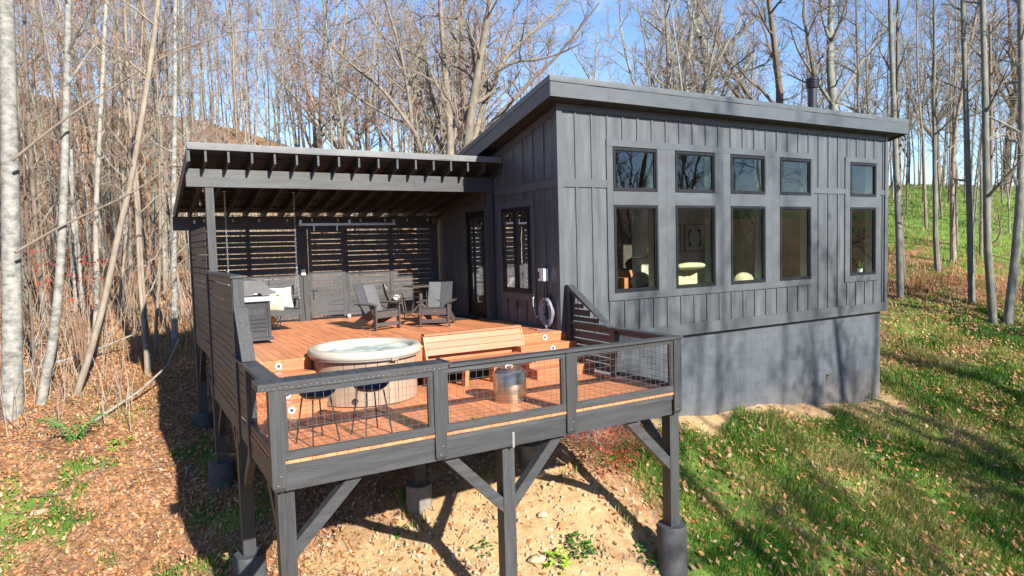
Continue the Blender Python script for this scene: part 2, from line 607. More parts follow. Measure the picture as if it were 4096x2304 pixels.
def masks(x, y):
    """dirt and grass cover (0..1) over the ground; the rest is leaf litter"""
    n = vnoise(x, y, 0.55, 1) - .5 + 0.6 * (vnoise(x, y, 1.9, 2) - .5)
    # bare earth under the deck and along the foot of the block wall
    d1 = sm(1.05, 0.5, np.hypot((x + 3.0) / 3.9, (y + 2.4) / 4.2) + n * 0.35)
    d1 *= sm(-6.4, -5.2, x + n)
    d2 = sm(-0.75, -0.2, y + n * 0.9) * sm(1.2, 0.2, y) * sm(-3, -1, x) * sm(13.0, 11.0, x)
    dirt = np.clip(np.maximum(d1, d2), 0, 1)
    gr = sm(-1.0, 1.2, x + 0.25 * y + n * 2.5) * sm(1.5, -0.8, y - 0.05 * x + n * 1.2) * sm(-14, -10, y)
    gr = np.maximum(gr, sm(11.0, 12.5, x) * sm(-14, -10, y) * sm(4.5, 0.0, y - 0.12 * (x - 12) + n * 6) * 0.75)
    far = sm(24, 30, x + 0.35 * y + 7 * n) * sm(1, 5, y + 3 * n)                      # meadow on the crest, right of the cabin
    gr = np.maximum(gr, far)
    leftg = 0.8 * sm(0.52, 0.68, vnoise(x, y, 1.1, 33) * .65 + vnoise(x, y, 2.6, 34) * .35) * sm(8, 5, y) * sm(-16, -12, x)
    gr = np.maximum(gr, leftg)
    bench = sm(2.2, 0.6, np.abs(y - 22.8 + 0.1 * x)) * sm(2, -3, x)
    gr = np.maximum(gr, 0.8 * bench)
    brown = sm(0.2, 0.5, n) * sm(12, 15, x) * 0.7
    gr = np.clip(gr * (1 - brown), 0, 1) * (1 - dirt)
    return dirt, gr


def axis_coords(lo, hi, step, far_lo, far_hi):
    a = list(np.arange(lo, hi + 1e-6, step))
    s = step
    while a[-1] < far_hi:
        s *= 1.16
        a.append(a[-1] + s)
    s = step
    b = []
    p = lo
    while p > far_lo:
        s *= 1.16
        p -= s
        b.append(p)
    return np.array(b[::-1] + a)


gx = axis_coords(-13, 19, 0.28, -420, 420)
gy = axis_coords(-7, 9, 0.28, -420, 420)
GX, GY = np.meshgrid(gx, gy)
GZ = gz(GX, GY)
dm, gm = masks(GX.ravel(), GY.ravel())
clod = (vnoise(GX.ravel(), GY.ravel(), 3.0, 5) - .5) * 0.10 * dm
V = np.c_[GX.ravel(), GY.ravel(), GZ.ravel() + clod]
nx, ny = len(gx), len(gy)
idx = np.arange(nx * ny).reshape(ny, nx)
F = np.stack([idx[:-1, :-1].ravel(), idx[:-1, 1:].ravel(), idx[1:, 1:].ravel(), idx[1:, :-1].ravel()], 1)


def ground_material():
    m = bpy.data.materials.new("ground_cover")
    m.use_nodes = True
    nt = m.node_tree
    L = nt.links.new
    b = nt.nodes["Principled BSDF"]
    b.inputs["Roughness"].default_value = 0.95
    b.inputs["Specular IOR Level"].default_value = 0.1
    geo = nt.nodes.new("ShaderNodeNewGeometry")

    def noise(s, d=6, r=0.6):
        n = nt.nodes.new("ShaderNodeTexNoise")
        n.inputs["Scale"].default_value = s
        n.inputs["Detail"].default_value = d
        n.inputs["Roughness"].default_value = r
        L(geo.outputs["Position"], n.inputs["Vector"])
        return n.outputs["Fac"]

    def ramp(src, stops):
        r = nt.nodes.new("ShaderNodeValToRGB")
        e = r.color_ramp.elements
        while len(e) < len(stops):
            e.new(0.5)
        for q, (p, c) in zip(e, stops):
            q.position = p
            q.color = c + (1,)
        L(src, r.inputs["Fac"])
        return r.outputs["Color"]

    def mix(f, a, c, mode='MIX'):
        x = nt.nodes.new("ShaderNodeMixRGB")
        x.blend_type = mode
        if isinstance(f, float):
            x.inputs["Fac"].default_value = f
        else:
            L(f, x.inputs["Fac"])
        L(a, x.inputs["Color1"])
        L(c, x.inputs["Color2"])
        return x.outputs["Color"]

    vo = nt.nodes.new("ShaderNodeTexVoronoi")
    vo.inputs["Scale"].default_value = 11.0
    L(geo.outputs["Position"], vo.inputs["Vector"])
    sep = nt.nodes.new("ShaderNodeSeparateColor")
    L(vo.outputs["Color"], sep.inputs["Color"])
    litter = ramp(sep.outputs["Red"], [(0.0, (0.11, 0.065, 0.036)), (0.35, (0.25, 0.14, 0.075)), (0.7, (0.38, 0.21, 0.11)), (1.0, (0.50, 0.33, 0.21))])
    litter = mix(0.55, litter, ramp(noise(1.2), [(0.3, (0.11, 0.07, 0.042)), (0.7, (0.32, 0.18, 0.09))]))
    soil = ramp(noise(3.5, 8, 0.68), [(0.28, (0.27, 0.165, 0.082)), (0.5, (0.41, 0.275, 0.145)), (0.75, (0.52, 0.37, 0.21))])
    grass = ramp(noise(2.2, 7, 0.7), [(0.28, (0.06, 0.12, 0.022)), (0.5, (0.11, 0.19, 0.035)), (0.66, (0.18, 0.23, 0.05)), (0.84, (0.34, 0.28, 0.12))])
    vc = nt.nodes.new("ShaderNodeVertexColor")
    vc.layer_name = "Col"
    s2 = nt.nodes.new("ShaderNodeSeparateColor")
    L(vc.outputs["Color"], s2.inputs["Color"])
    nb = noise(3.0, 8, 0.7)

    def edge(src):
        a = nt.nodes.new("ShaderNodeMath"); a.operation = 'ADD'
        L(src, a.inputs[0])
        c = nt.nodes.new("ShaderNodeMath"); c.operation = 'MULTIPLY_ADD'
        L(nb, c.inputs[0]); c.inputs[1].default_value = 1.4; c.inputs[2].default_value = -0.7
        L(c.outputs[0], a.inputs[1])
        r = nt.nodes.new("ShaderNodeMapRange")
        r.inputs["From Min"].default_value = 0.35
        r.inputs["From Max"].default_value = 0.62
        L(a.outputs[0], r.inputs["Value"])
        return r.outputs["Result"]
    c = mix(edge(s2.outputs["Green"]), litter, grass)
    c = mix(edge(s2.outputs["Red"]), c, soil)
    L(c, b.inputs["Base Color"])
    bp = nt.nodes.new("ShaderNodeBump")
    bp.inputs["Strength"].default_value = 0.9
    bp.inputs["Distance"].default_value = 0.05
    L(noise(9.0, 8, 0.7), bp.inputs["Height"])
    L(bp.outputs["Normal"], b.inputs["Normal"])
    MATS["ground_cover"] = m


ground_material()
me = np_mesh("ground", V, F, "ground_cover", np.c_[dm, gm, np.zeros_like(dm)])
me.polygons.foreach_set("use_smooth", [True] * len(me.polygons))
ground = bpy.data.objects.new("ground", me)
COL.objects.link(ground)
tag(ground, "steep leaf-strewn hillside with bare tan earth under the deck and grass beside the cabin", None, kind="structure")
# ------------------------------------------------------------------ cabin
cabin = tag(empty("cabin", (5.7, 3.5, -2.4)), "charcoal board and batten cabin with sloping shed roof on a block base", "cabin")
WX = 11.34
ROOF_S = -0.2375


def roof_bottom(y):
    return 4.60 + ROOF_S * (y + 0.35)


def wall_grid(axis, pos0, pos1, a0, a1, z0, z1, holes):
    """wall sheet with rectangular openings and their reveals. axis: 1 = runs along X at Y pos, 0 = runs along Y at X pos"""
    m = MB()
    A = sorted({a0, a1, *[h[0] for h in holes], *[h[1] for h in holes]})
    Z = sorted({z0, z1, *[h[2] for h in holes], *[h[3] for h in holes]})

    def P(p, a, z):
        return (a, p, z) if axis == 1 else (p, a, z)

    def solid(i, j):
        if i < 0 or j < 0 or i >= len(A) - 1 or j >= len(Z) - 1:
            return None
        ca = (A[i] + A[i + 1]) / 2; cz = (Z[j] + Z[j + 1]) / 2
        return not any(h[0] < ca < h[1] and h[2] < cz < h[3] for h in holes)
    for i in range(len(A) - 1):
        for j in range(len(Z) - 1):
            if not solid(i, j):
                continue
            q = [(A[i], Z[j]), (A[i + 1], Z[j]), (A[i + 1], Z[j + 1]), (A[i], Z[j + 1])]
            for p in (pos0, pos1):
                m.add([P(p, a, z) for a, z in q], [(0, 1, 2, 3)])
            for (di, dj, e0, e1) in ((-1, 0, 3, 0), (1, 0, 1, 2), (0, -1, 0, 1), (0, 1, 2, 3)):
                if not solid(i + di, j + dj):
                    m.add([P(pos0, *q[e0]), P(pos0, *q[e1]), P(pos1, *q[e1]), P(pos1, *q[e0])], [(0, 1, 2, 3)])
    return m


WINX = [(1.405, 2.636), (3.170, 4.416), (4.941, 6.155), (6.708, 7.916), (9.600, 10.775)]
UP = (2.850, 3.762)
LO = (0.685, 2.553)
holes = []
for a, b in WINX:
    holes += [(a + .015, b - .015, UP[0] + .015, UP[1] - .015), (a + .015, b - .015, LO[0] + .015, LO[1] - .015)]
front = wall_grid(1, 0.026, 0.20, 0.05, WX - 0.05, -0.38, 4.50, holes).build("front_wall", "siding", cabin)
CAS = (1.085, 2.315, 0.70, 2.59)
DOOR = (3.20, 4.15, 0.03, 2.615)
side = wall_grid(0, 0.026, 0.20, 0.05, 7.4, -0.38, 2.85, [(CAS[0] + .015, CAS[1] - .015, CAS[2] + .015, CAS[3] - .015), DOOR])
side.prism([(0.05, 2.85), (7.4, 2.85), (7.4, roof_bottom(7.4) + .1), (0.05, roof_bottom(0.05) + .1)], 0, 0.026, 0.20)
side = side.build("side_wall", "siding", cabin)
MB().box(WX - 0.2, WX - 0.03, 0.2, 7.4, -2.6, 3.0).prism([(0.2, 3.0), (7.4, 3.0), (7.4, roof_bottom(7.4) + .1), (0.2, roof_bottom(0.2) + .1)], 0, WX - 0.2, WX - 0.03).build("end_wall", "siding", cabin)
MB().box(0.05, WX - .05, 7.4, 7.6, -2, 2.75).build("back_wall", "siding", cabin)
# battens
BAT = .042


def batten_x(x, z0, z1):
    piece("batten", "trim_paint", front, x - BAT / 2, x + BAT / 2, 0.002, 0.027, z0, z1)


bx = [0.46 + 0.4106 * k for k in range(27)]
for x in bx:
    g1a = 1.20 < x < 8.06
    g2a = 9.38 < x < 10.99
    if x > 11.15:
        continue
    if g1a or g2a:
        batten_x(x, 3.925, 4.43)
        batten_x(x, -0.138, 0.518)
    else:
        batten_x(x, 3.080, 4.43)
        batten_x(x, -0.138, 2.909)


def trim_x(x0, x1, z0, z1, y=-0.006):
    piece("trim_board", "trim_paint", front, x0, x1, y, 0.026, z0, z1)


trim_x(0.12, 5.9, 4.432, 4.58)
trim_x(5.905, WX - .13, 4.432, 4.58)
trim_x(-0.012, 0.118, -0.395, 4.575, -0.014)
trim_x(WX - .128, WX + 0.0, -0.395, 4.575, -0.014)
trim_x(-0.02, 6.2, -0.397, -0.140, -0.018)
trim_x(6.205, WX + .02, -0.397, -0.140, -0.018)
trim_x(0.12, 1.238, 2.910, 3.078, -0.002)
trim_x(8.034, 9.378, 2.910, 3.045, -0.002)
trim_x(10.96, 11.21, 2.910, 3.045, -0.002)
trim_x(1.24, 4.68, 3.782, 3.923, -0.012)
trim_x(4.683, 8.032, 3.782, 3.923, -0.012)
trim_x(9.38, 10.958, 3.780, 3.903, -0.012)
trim_x(1.24, 8.032, 0.520, 0.680, -0.010)
trim_x(9.38, 10.958, 0.512, 0.680, -0.010)
cols_x = [1.24] + [v for w in WINX[:4] for v in (w[0] - .003, w[1] + .003)] + [8.032]
for k in range(0, 10, 2):
    a, b = cols_x[k], cols_x[k + 1]
    if k in (0, 8):
        trim_x(a, b, 0.682, 3.780)
    else:
        c = (a + b) / 2
        trim_x(a, c - .002, 0.682, 3.780)
        trim_x(c + .002, b, 0.682, 3.780)
for a, b in WINX:
    trim_x(a - .001, b + .001, 2.556, 2.847, -0.008)
trim_x(9.38, 9.597, 0.682, 3.778)
trim_x(10.778, 10.958, 0.682, 3.778)
# side wall trim and battens (the wall runs back along Y)


def batten_y(y, z0, z1):
    piece("batten", "trim_paint", side, 0.002, 0.027, y - BAT / 2, y + BAT / 2, z0, z1)


def trim_y(y0, y1, z0, z1, x=-0.006):
    piece("trim_board", "trim_paint", side, x, 0.026, y0, y1, z0, z1)


trim_y(-0.01, 0.12, -0.02, 4.52, -0.013)
trim_y(0.12, 2.66, 2.912, 3.076)
for y in [0.54 + 0.4175 * k for k in range(13)]:
    top = roof_bottom(y) - .14
    if y < 2.66:
        batten_y(y, 3.078, top)
    if CAS[0] - .16 < y < CAS[1] + .14:
        batten_y(y, 2.756, 2.91)
        batten_y(y, 0.02, 0.544)
    elif DOOR[0] - .16 < y < DOOR[1] + .14:
        batten_y(y, 2.79, 3.02)
    elif y < 2.66:
        batten_y(y, 0.02, 2.91)
    else:
        batten_y(y, 0.02, min(2.92, 3.43 - .226 * (y - 2.27)))
MB().prism([(0.12, roof_bottom(.12) - .14), (3.4, roof_bottom(3.4) - .14), (3.4, roof_bottom(3.4)), (0.12, roof_bottom(.12))], 0, -0.008, 0.026).build("rake_frieze", "trim_paint", side)
trim_y(0.93, 2.45, 2.594, 2.754, -0.010)
trim_y(0.93, 2.45, 0.546, 0.696, -0.010)
trim_y(0.93, 1.082, 0.698, 2.592)
trim_y(2.318, 2.45, 0.698, 2.592)
trim_y(3.06, 4.30, 2.62, 2.785, -0.010)
trim_y(4.153, 4.30, 0.02, 2.618)
trim_y(3.06, 3.197, 0.02, 2.618)


# windows
def window_x(a, b, z0, z1, name="window"):
    w = MB()
    t = .055
    y0, y1 = -0.022, 0.05
    w.box(a, b, y0, y1, z1 - t, z1).box(a, b, y0, y1, z0, z0 + t).box(a, a + t, y0, y1, z0 + t, z1 - t).box(b - t, b, y0, y1, z0 + t, z1 - t)
    s = .022
    w.box(a + t, b - t, y0 + .025, y1, z1 - t - s, z1 - t).box(a + t, b - t, y0 + .025, y1, z0 + t, z0 + t + s)
    w.box(a + t, a + t + s, y0 + .025, y1, z0 + t + s, z1 - t - s).box(b - t - s, b - t, y0 + .025, y1, z0 + t + s, z1 - t - s)
    o = w.build(name, "frame_black", cabin)
    MB().add([(a + t, .022, z0 + t), (b - t, .022, z0 + t), (b - t, .022, z1 - t), (a + t, .022, z1 - t)], [(0, 1, 2, 3)]).build("pane", "window_glass", o)
    r = MB().box(b - .03, b + .012, 0.055, 0.29, z0 + .02, z1 - .02).box(a - .012, a + .03, 0.055, 0.29, z0 + .02, z1 - .02)
    r.box(a + .03, b - .03, 0.055, 0.29, z0 - .012, z0 + .03).box(a + .03, b - .03, 0.055, 0.29, z1 - .03, z1 + .012)
    r.build("window_casing", "inner_return", o)
    return o


for a, b in WINX:
    window_x(a, b, *UP)
    window_x(a, b, *LO)
# casement pair in the side wall
t = .05
cw = MB()
x0, x1 = -0.022, 0.05
cw.box(x0, x1, CAS[0], CAS[1], CAS[3] - t, CAS[3]).box(x0, x1, CAS[0], CAS[1], CAS[2], CAS[2] + t)
cw.box(x0, x1, CAS[0], CAS[0] + t, CAS[2] + t, CAS[3] - t).box(x0, x1, CAS[1] - t, CAS[1], CAS[2] + t, CAS[3] - t)
cas = cw.build("window", "frame_black", cabin)
ym = (CAS[0] + CAS[1]) / 2
for (a, b) in ((CAS[0] + t, ym - .006), (ym + .006, CAS[1] - t)):
    s = MB()
    q = .055
    s.box(-.03, .03, a, b, CAS[3] - t - q, CAS[3] - t - .004).box(-.03, .03, a, b, CAS[2] + t + .004, CAS[2] + t + q)
    s.box(-.03, .03, a, a + q, CAS[2] + t + q, CAS[3] - t - q).box(-.03, .03, b - q, b, CAS[2] + t + q, CAS[3] - t - q)
    s.build("sash", "frame_black", cas)
    MB().add([(.004, a + q, CAS[2] + t + q), (.004, b - q, CAS[2] + t + q), (.004, b - q, CAS[3] - t - q), (.004, a + q, CAS[3] - t - q)], [(0, 1, 2, 3)]).build("pane", "window_glass", cas)
MB().box(.055, .29, CAS[1] - .03, CAS[1] + .01, CAS[2], CAS[3]).build("window_casing", "inner_return", cas)
# sliding glass door
d = MB()
d.box(-.02, .08, DOOR[0], DOOR[1], DOOR[3] - .06, DOOR[3]).box(-.02, .08, DOOR[0], DOOR[1], DOOR[2], DOOR[2] + .05)
d.box(-.02, .08, DOOR[0], DOOR[0] + .05, DOOR[2], DOOR[3]).box(-.02, .08, DOOR[1] - .05, DOOR[1], DOOR[2], DOOR[3])
door = d.build("door", "frame_black", cabin)
for (a, b, x, qq) in ((DOOR[0] + .03, 3.80, .004, .07), (3.74, DOOR[1] - .05, .045, .09)):
    s = MB()
    s.box(x - .02, x + .02, a, b, DOOR[3] - .16, DOOR[3] - .06).box(x - .02, x + .02, a, b, DOOR[2] + .05, DOOR[2] + .34)
    s.box(x - .02, x + .02, a, a + qq, DOOR[2] + .34, DOOR[3] - .16).box(x - .02, x + .02, b - qq, b, DOOR[2] + .34, DOOR[3] - .16)
    s.build("sliding_panel", "frame_black", door)
    MB().add([(x, a + qq, DOOR[2] + .34), (x, b - qq, DOOR[2] + .34), (x, b - qq, DOOR[3] - .16), (x, a + qq, DOOR[3] - .16)], [(0, 1, 2, 3)]).build("pane", "window_glass", door)

# roof
yb = 8.2
rf = MB().prism([(-.33, 4.64), (-.33, 4.965), (yb, 4.965 + ROOF_S * (yb + .33)), (yb, 4.64 + ROOF_S * (yb + .33))], 0, -.36, 11.72).build("roof", "dark_soffit", cabin)
MB().prism([(-.36, 4.97), (-.36, 4.999), (yb + .02, 4.999 + ROOF_S * (yb + .38)), (yb + .02, 4.97 + ROOF_S * (yb + .38))], 0, -.385, 11.745).build("roof_sheet", "roof_metal", rf)
for a, b in ((-.378, 1.03), (1.034, 3.33), (3.334, 8.02), (8.024, 11.738)):
    piece("fascia_board", "trim_paint", rf, a, b, -.352, -.329, 4.600, 4.90)


def wavy_drip(x0, x1, y, z0, z1, name, material, parent, seed, amp=.009, n=60):
    g = random.Random(seed)
    xs = np.linspace(x0, x1, n)
    m = MB()
    Vv = []
    w = 0.0
    for x in xs:
        w = 0.7 * w + amp * (g.random() - .5)
        Vv += [(x, y - .004, z1), (x, y - .010 + w, (z0 + z1) / 2), (x, y - .006 + 1.6 * w, z0)]
    Ff = []
    for i in range(n - 1):
        for k in range(2):
            Ff.append((i * 3 + k, i * 3 + k + 1, (i + 1) * 3 + k + 1, (i + 1) * 3 + k))
    m.add(Vv, Ff)
    m.add([(x0, y - .004, z1), (x1, y - .004, z1), (x1, y + .05, z1 + .002), (x0, y + .05, z1 + .002)], [(0, 1, 2, 3)])
    return m.build(name, material, parent, smooth=True)


wavy_drip(-.388, 11.748, -.362, 4.885, 4.999, "drip_edge", "roof_metal", rf, 3)
yr = 7.9
MB().prism([(-.352, 4.60), (yr, 4.60 + ROOF_S * (yr + .352)), (yr, 4.90 + ROOF_S * (yr + .352)), (-.352, 4.90)], 0, -.381, -.361).build("rake_board", "trim_paint", rf)
MB().prism([(-.364, 4.885), (yr, 4.885 + ROOF_S * (yr + .364)), (yr, 4.999 + ROOF_S * (yr + .364)), (-.364, 4.999)], 0, -.394, -.384).build("rake_drip_edge", "roof_metal", rf)
MB().prism([(-.352, 4.60), (yr, 4.60 + ROOF_S * (yr + .352)), (yr, 4.98 + ROOF_S * (yr + .352)), (-.352, 4.98)], 0, 11.721, 11.740).build("rake_board", "trim_paint", rf)
# chimney flue
fx, fy = 9.66, 1.2
fl = MB().lathe([(.118, 0), (.118, 1.62)], 24, (fx, fy, 4.48)).build("chimney_flue", "black_plastic", rf, True)
cap = MB()
for k in range(5):
    z = 6.03 + k * .05
    cap.lathe([(.125, z), (.178, z - .008), (.178, z + .016), (.125, z + .022)], 24, (fx, fy, 0))
cap.lathe([(.0, 6.30), (.15, 6.295), (.18, 6.27), (.18, 6.255), (.0, 6.25)], 24, (fx, fy, 0)).lathe([(.115, 6.02), (.115, 6.26)], 24, (fx, fy, 0))
cap.build("flue_cap", "black_plastic", rf)

# interior
fin = MB().box(0.2, WX - .2, 0.2, 7.4, -.2, .04).build("floor", "inner_floor", cabin)
MB().box(0.2, WX - .2, 0.2, 7.4, -2.5, -.3).build("cellar_core", "inner_dark", cabin)
MB().box(0.22, WX - .22, 4.6, 4.7, .05, 4.2).build("partition_or_reflection", "inner_wall", cabin)
MB().box(0.2, .22, .3, 3.1, .05, 4.0).build("inner_lining", "inner_wall", cabin)
MB().box(2.2, 4.87, 3.5, 3.6, .05, 4.0).build("partition_or_reflection", "inner_dark", cabin)  # dark brown panel standing in for a brownish reflection in the panes
MB().box(9.25, 9.35, 1.2, 4.6, .05, 4.0).build("partition_or_reflection", "inner_wall", cabin)
MB().box(8.95, 9.24, 4.3, 4.58, .05, 2.35).build("barn_door", "inner_return", cabin)
MB().box(8.9, 9.24, 3.0, 4.56, 2.40, 2.46).build("door_rail", "inner_dark", cabin)

# block base
base = MB()
base.box(0.1, WX - .085, .14, .3, -3.3, -.38)
blockwall = base.build("block_wall", "mortar_paint", cabin)
BW, BH = .4064, .2032
n_blocks = 0
extra = MB()
rows = []
for r_ in range(14):
    z1 = -.40 - r_ * BH
    z0 = z1 - BH
    off = (r_ % 2) * BW / 2
    k = 0
    x = 0.1 - off
    while x < WX - .09:
        xa = max(x, 0.1) + .0018
        xb = min(x + BW, WX - .085) - .0018
        if xb - xa > .05:
            zg = g1((xa + xb) / 2, 0.05)
            if z1 > zg - .05:
                rows.append((xa, xb, z0 + .0018, z1 - .0018))
        x += BW
rows.sort(key=lambda q: -(q[0]))
rows_near = sorted(rows, key=lambda q: q[0] < 2.2)
for i, (xa, xb, z0, z1) in enumerate(rows_near):
    dy = random.uniform(-.002, .002)
    if i < 290:
        piece("block", "block_paint", blockwall, xa, xb, .1355 + dy * .5, .16, z0, z1)
    else:
        extra.box(xa, xb, .1355 + dy * .5, .16, z0, z1)
if extra.n:
    tag(extra.build("blocks_behind_the_deck", "block_paint", blockwall), kind="stuff")
MB().box(WX - .30, WX - .082, .16, 7.4, -3.3, -.38).build("block_return", "block_paint", cabin)
# hose bib on the block wall
MB().tube([(8.8, .14, -1.98), (8.8, .05, -1.98)], .022, 10).tube([(8.8, .06, -1.97), (8.8, .06, -2.12)], .018, 10).bar((8.8, .07, -1.97), (8.93, .05, -1.955), .03, .03).build("pipe_outlet", "brass", cabin)

# ---- furniture seen through the panes
ch = tag(empty("armchair", (2.7, 1.0, .04)), "tan leather armchair behind the leftmost lower window", "armchair")
MB().box(2.33, 3.13, .75, 1.45, .30, .52).build("seat", "leather", ch)
MB().prism([(1.28, .5), (1.5, .5), (1.62, 1.06), (1.48, 1.08)], 0, 2.33, 3.13).build("backrest", "leather", ch)
MB().box(2.25, 2.36, .7, 1.4, .1, .95).build("armrest", "leather", ch)
for x in (2.38, 3.06):
    for y in (.8, 1.4):
        MB().box(x, x + .05, y, y + .05, .04, .3).build("leg", "inner_dark", ch)
pc = MB()
pc.blob((2.86, .85, .84), (.30, .10, .22), 14, 8)
tag(pc.build("cushion", "white_fabric", None, True), "pale patterned cushion on the armchair behind the window", "cushion")
sf = tag(empty("sofa", (5.6, 1.6, .04)), "olive sofa behind the second and third lower windows", "sofa")
MB().box(4.5, 6.4, 1.3, 2.2, .05, .45).build("seat", "inner_dark", sf)
MB().box(4.5, 6.4, 1.95, 2.25, .45, 1.02).build("backrest", "sofa_fabric", sf)
MB().blob((7.1, 1.5, .62), (.38, .18, .24), 14, 8).build("armrest", "sofa_fabric", sf, True)
MB().blob((5.4, 1.75, 1.08), (.55, .22, .10), 16, 8, .2, 4).build("blanket", "sofa_fabric", sf, True)


def picture(x0, x1, z0, z1, label):
    p = tag(empty("framed_picture", ((x0 + x1) / 2, 4.59, z0)), label, "picture")
    f = MB().box(x0, x1, 4.56, 4.60, z0, z1).build("frame", "gold_frame", p)
    MB().box(x0 + .05, x1 - .05, 4.553, 4.561, z0 + .05, z1 - .05).build("mount", "art_white", p)
    MB().box(x0 + .16, x1 - .16, 4.546, 4.554, z0 + .18, z1 - .18).build("print", "art_dark", p)
    fl = MB()
    cx, cz = (x0 + x1) / 2, (z0 + z1) / 2
    for k in range(9):
        a = k * 2 * math.pi / 9
        fl.blob((cx + .13 * math.cos(a), 4.546, cz + .16 * math.sin(a)), (.12, .006, .13), 10, 6)
    fl.blob((cx, 4.544, cz), (.15, .006, .18), 12, 6)
    fl.build("flower", "art_white", p)


picture(7.95, 8.84, 1.40, 2.30, "framed white flower print on the far wall behind the second window")
picture(6.9, 7.8, 1.40, 2.30, "framed print left of the flower print on the far wall")
lp = tag(empty("wall_lamp", (5.0, 2.95, 1.3)), "round gold wall lamp seen through the leftmost lower window", "lamp")
MB().blob((5.0, 2.9, 1.46), (.11, .11, .20), 12, 8).build("lamp_shade", "gold_frame", lp)
MB().lathe([(.0, 0), (.26, .01), (.30, .03), (.26, .05), (0, .06)], 20, (4.95, 3.2, 1.30)).build("lamp_plate", "inner_dark", lp)
pp = tag(empty("potted_plant", (10.35, .25, .72)), "small green potted plant on the sill of the rightmost lower window", "plant")
MB().lathe([(.05, 0), (.075, .13), (.065, .13), (.045, .03)], 14, (10.38, .20, .715)).build("pot", "white_plastic", pp)
lf = MB()
g = random.Random(5)
for k in range(26):
    a = g.uniform(0, 6.28); e = g.uniform(.2, 1.3); L_ = g.uniform(.12, .3)
    b0 = np.array((10.38, .20, .84)); tip = b0 + L_ * np.array((math.cos(a) * math.cos(e), .35 * math.sin(a) * math.cos(e), math.sin(e)))
    s_ = np.array((-math.sin(a), .3 * math.cos(a), .2)) * .05
    lf.add([b0, (b0 + tip) / 2 + s_, tip, (b0 + tip) / 2 - s_], [(0, 1, 2, 3)])
lf.build("leaves", "plant_green", pp)
# ------------------------------------------------------------------ porch roof
LZ = -0.735
TUB = (-4.17, -0.25)
XL = -6.23
porch = tag(empty("porch_roof", (-3.1, 4.0, 2.3)), "black timber porch roof of exposed rafters joined to the cabin side", "porch roof")
PS = -0.226


def pz(y):
    return 3.43 + PS * (y - 2.27)


rx = [-6.49, -6.21] + [-5.82 + .4135 * k for k in range(15)]
Lr = 6.35


def rafter_mesh():
    m = MB()
    m.prism([(2.27, 3.43), (Lr, pz(Lr)), (Lr, pz(Lr) + .2), (2.27, 3.63)], 0, -.019, .019)
    me = m.mesh("rafter")
    me.materials.append(MATS["black_stain_y"])
    return me


rmesh = rafter_mesh()
for x in rx:
    o = bpy.data.objects.new("rafter", rmesh)
    COL.objects.link(o)
    o.parent = porch
    o.location = (x + 3.1, -4.0, -2.3)
for k, y in enumerate([2.62, 3.25, 3.9, 4.55, 5.2, 5.85]):
    zz = pz(y) + .2
    MB().bar((-6.46, y, zz - .002), (-.03, y, zz - .002), .09, .022).build("purlin", "dark_soffit", porch)
ry = np.arange(2.27, Lr, .21)
for k in range(len(ry) - 1):
    y0, y1 = ry[k] + .003, ry[k + 1] - .003
    MB().prism([(y0, pz(y0) + .205), (y1, pz(y1) + .205), (y1, pz(y1) + .228), (y0, pz(y0) + .228)], 0, -6.47, -.02).build("roof_board", "dark_soffit", porch)
MB().prism([(2.24, 3.665), (Lr + .05, pz(Lr + .05) + .238), (Lr + .05, pz(Lr + .05) + .252), (2.24, 3.768)], 0, -6.51, -.005).build("roof_sheet", "porch_metal", porch)
wavy_drip(-6.515, -.004, 2.242, 3.645, 3.772, "drip_edge", "porch_metal", porch, 11, .012, 50)
MB().prism([(2.255, 3.41), (Lr, pz(Lr) - .01), (Lr, pz(Lr) + .235), (2.255, 3.655)], 0, -6.532, -6.513).build("rake_board", "black_stain_y", porch)
piece("front_beam", "black_stain_x", porch, -6.52, -2.0, 2.68, 2.80, 3.012, 3.345)
piece("front_beam", "black_stain_x", porch, -1.997, -.002, 2.68, 2.80, 3.012, 3.345)
piece("post", "black_stain", porch, -6.20, -6.056, 2.70, 2.845, -.02, 3.01)
piece("post", "black_stain", porch, -.175, -.022, 2.70, 2.86, 0.0, 3.01)
piece("back_beam", "black_stain_x", porch, -6.575, -3.85, 5.88, 5.96, 2.30, 2.615)
piece("back_beam", "black_stain_x", porch, -3.846, -.03, 5.88, 5.96, 2.30, 2.615)
piece("tie_block", "black_stain", porch, -6.22, -6.07, 5.86, 5.879, 2.28, 2.57)

# ------------------------------------------------------------------ privacy fence at the back
fence = tag(empty("privacy_fence", (-3.1, 5.95, 0)), "black horizontal slat privacy fence along the back of the deck", "fence")
EDGE = [2.285, 2.262, 2.168, 2.148, 2.005, 1.980, 1.895, 1.873, 1.730, 1.706, 1.620, 1.602, 1.468, 1.445, 1.353, 1.330, 1.190, 1.168, 1.078, 1.052, .915, .893, .80, .775]


def slat_rows(z_top, z_bot):
    """alternating wide and narrow boards"""
    out = []
    z = z_top
    wide = False
    while z > z_bot + .05:
        h = .143 if wide else .088
        out.append((max(z - h, z_bot), z))
        z -= h + (.019 if z > 1.0 else .010)
        wide = not wide
    return out


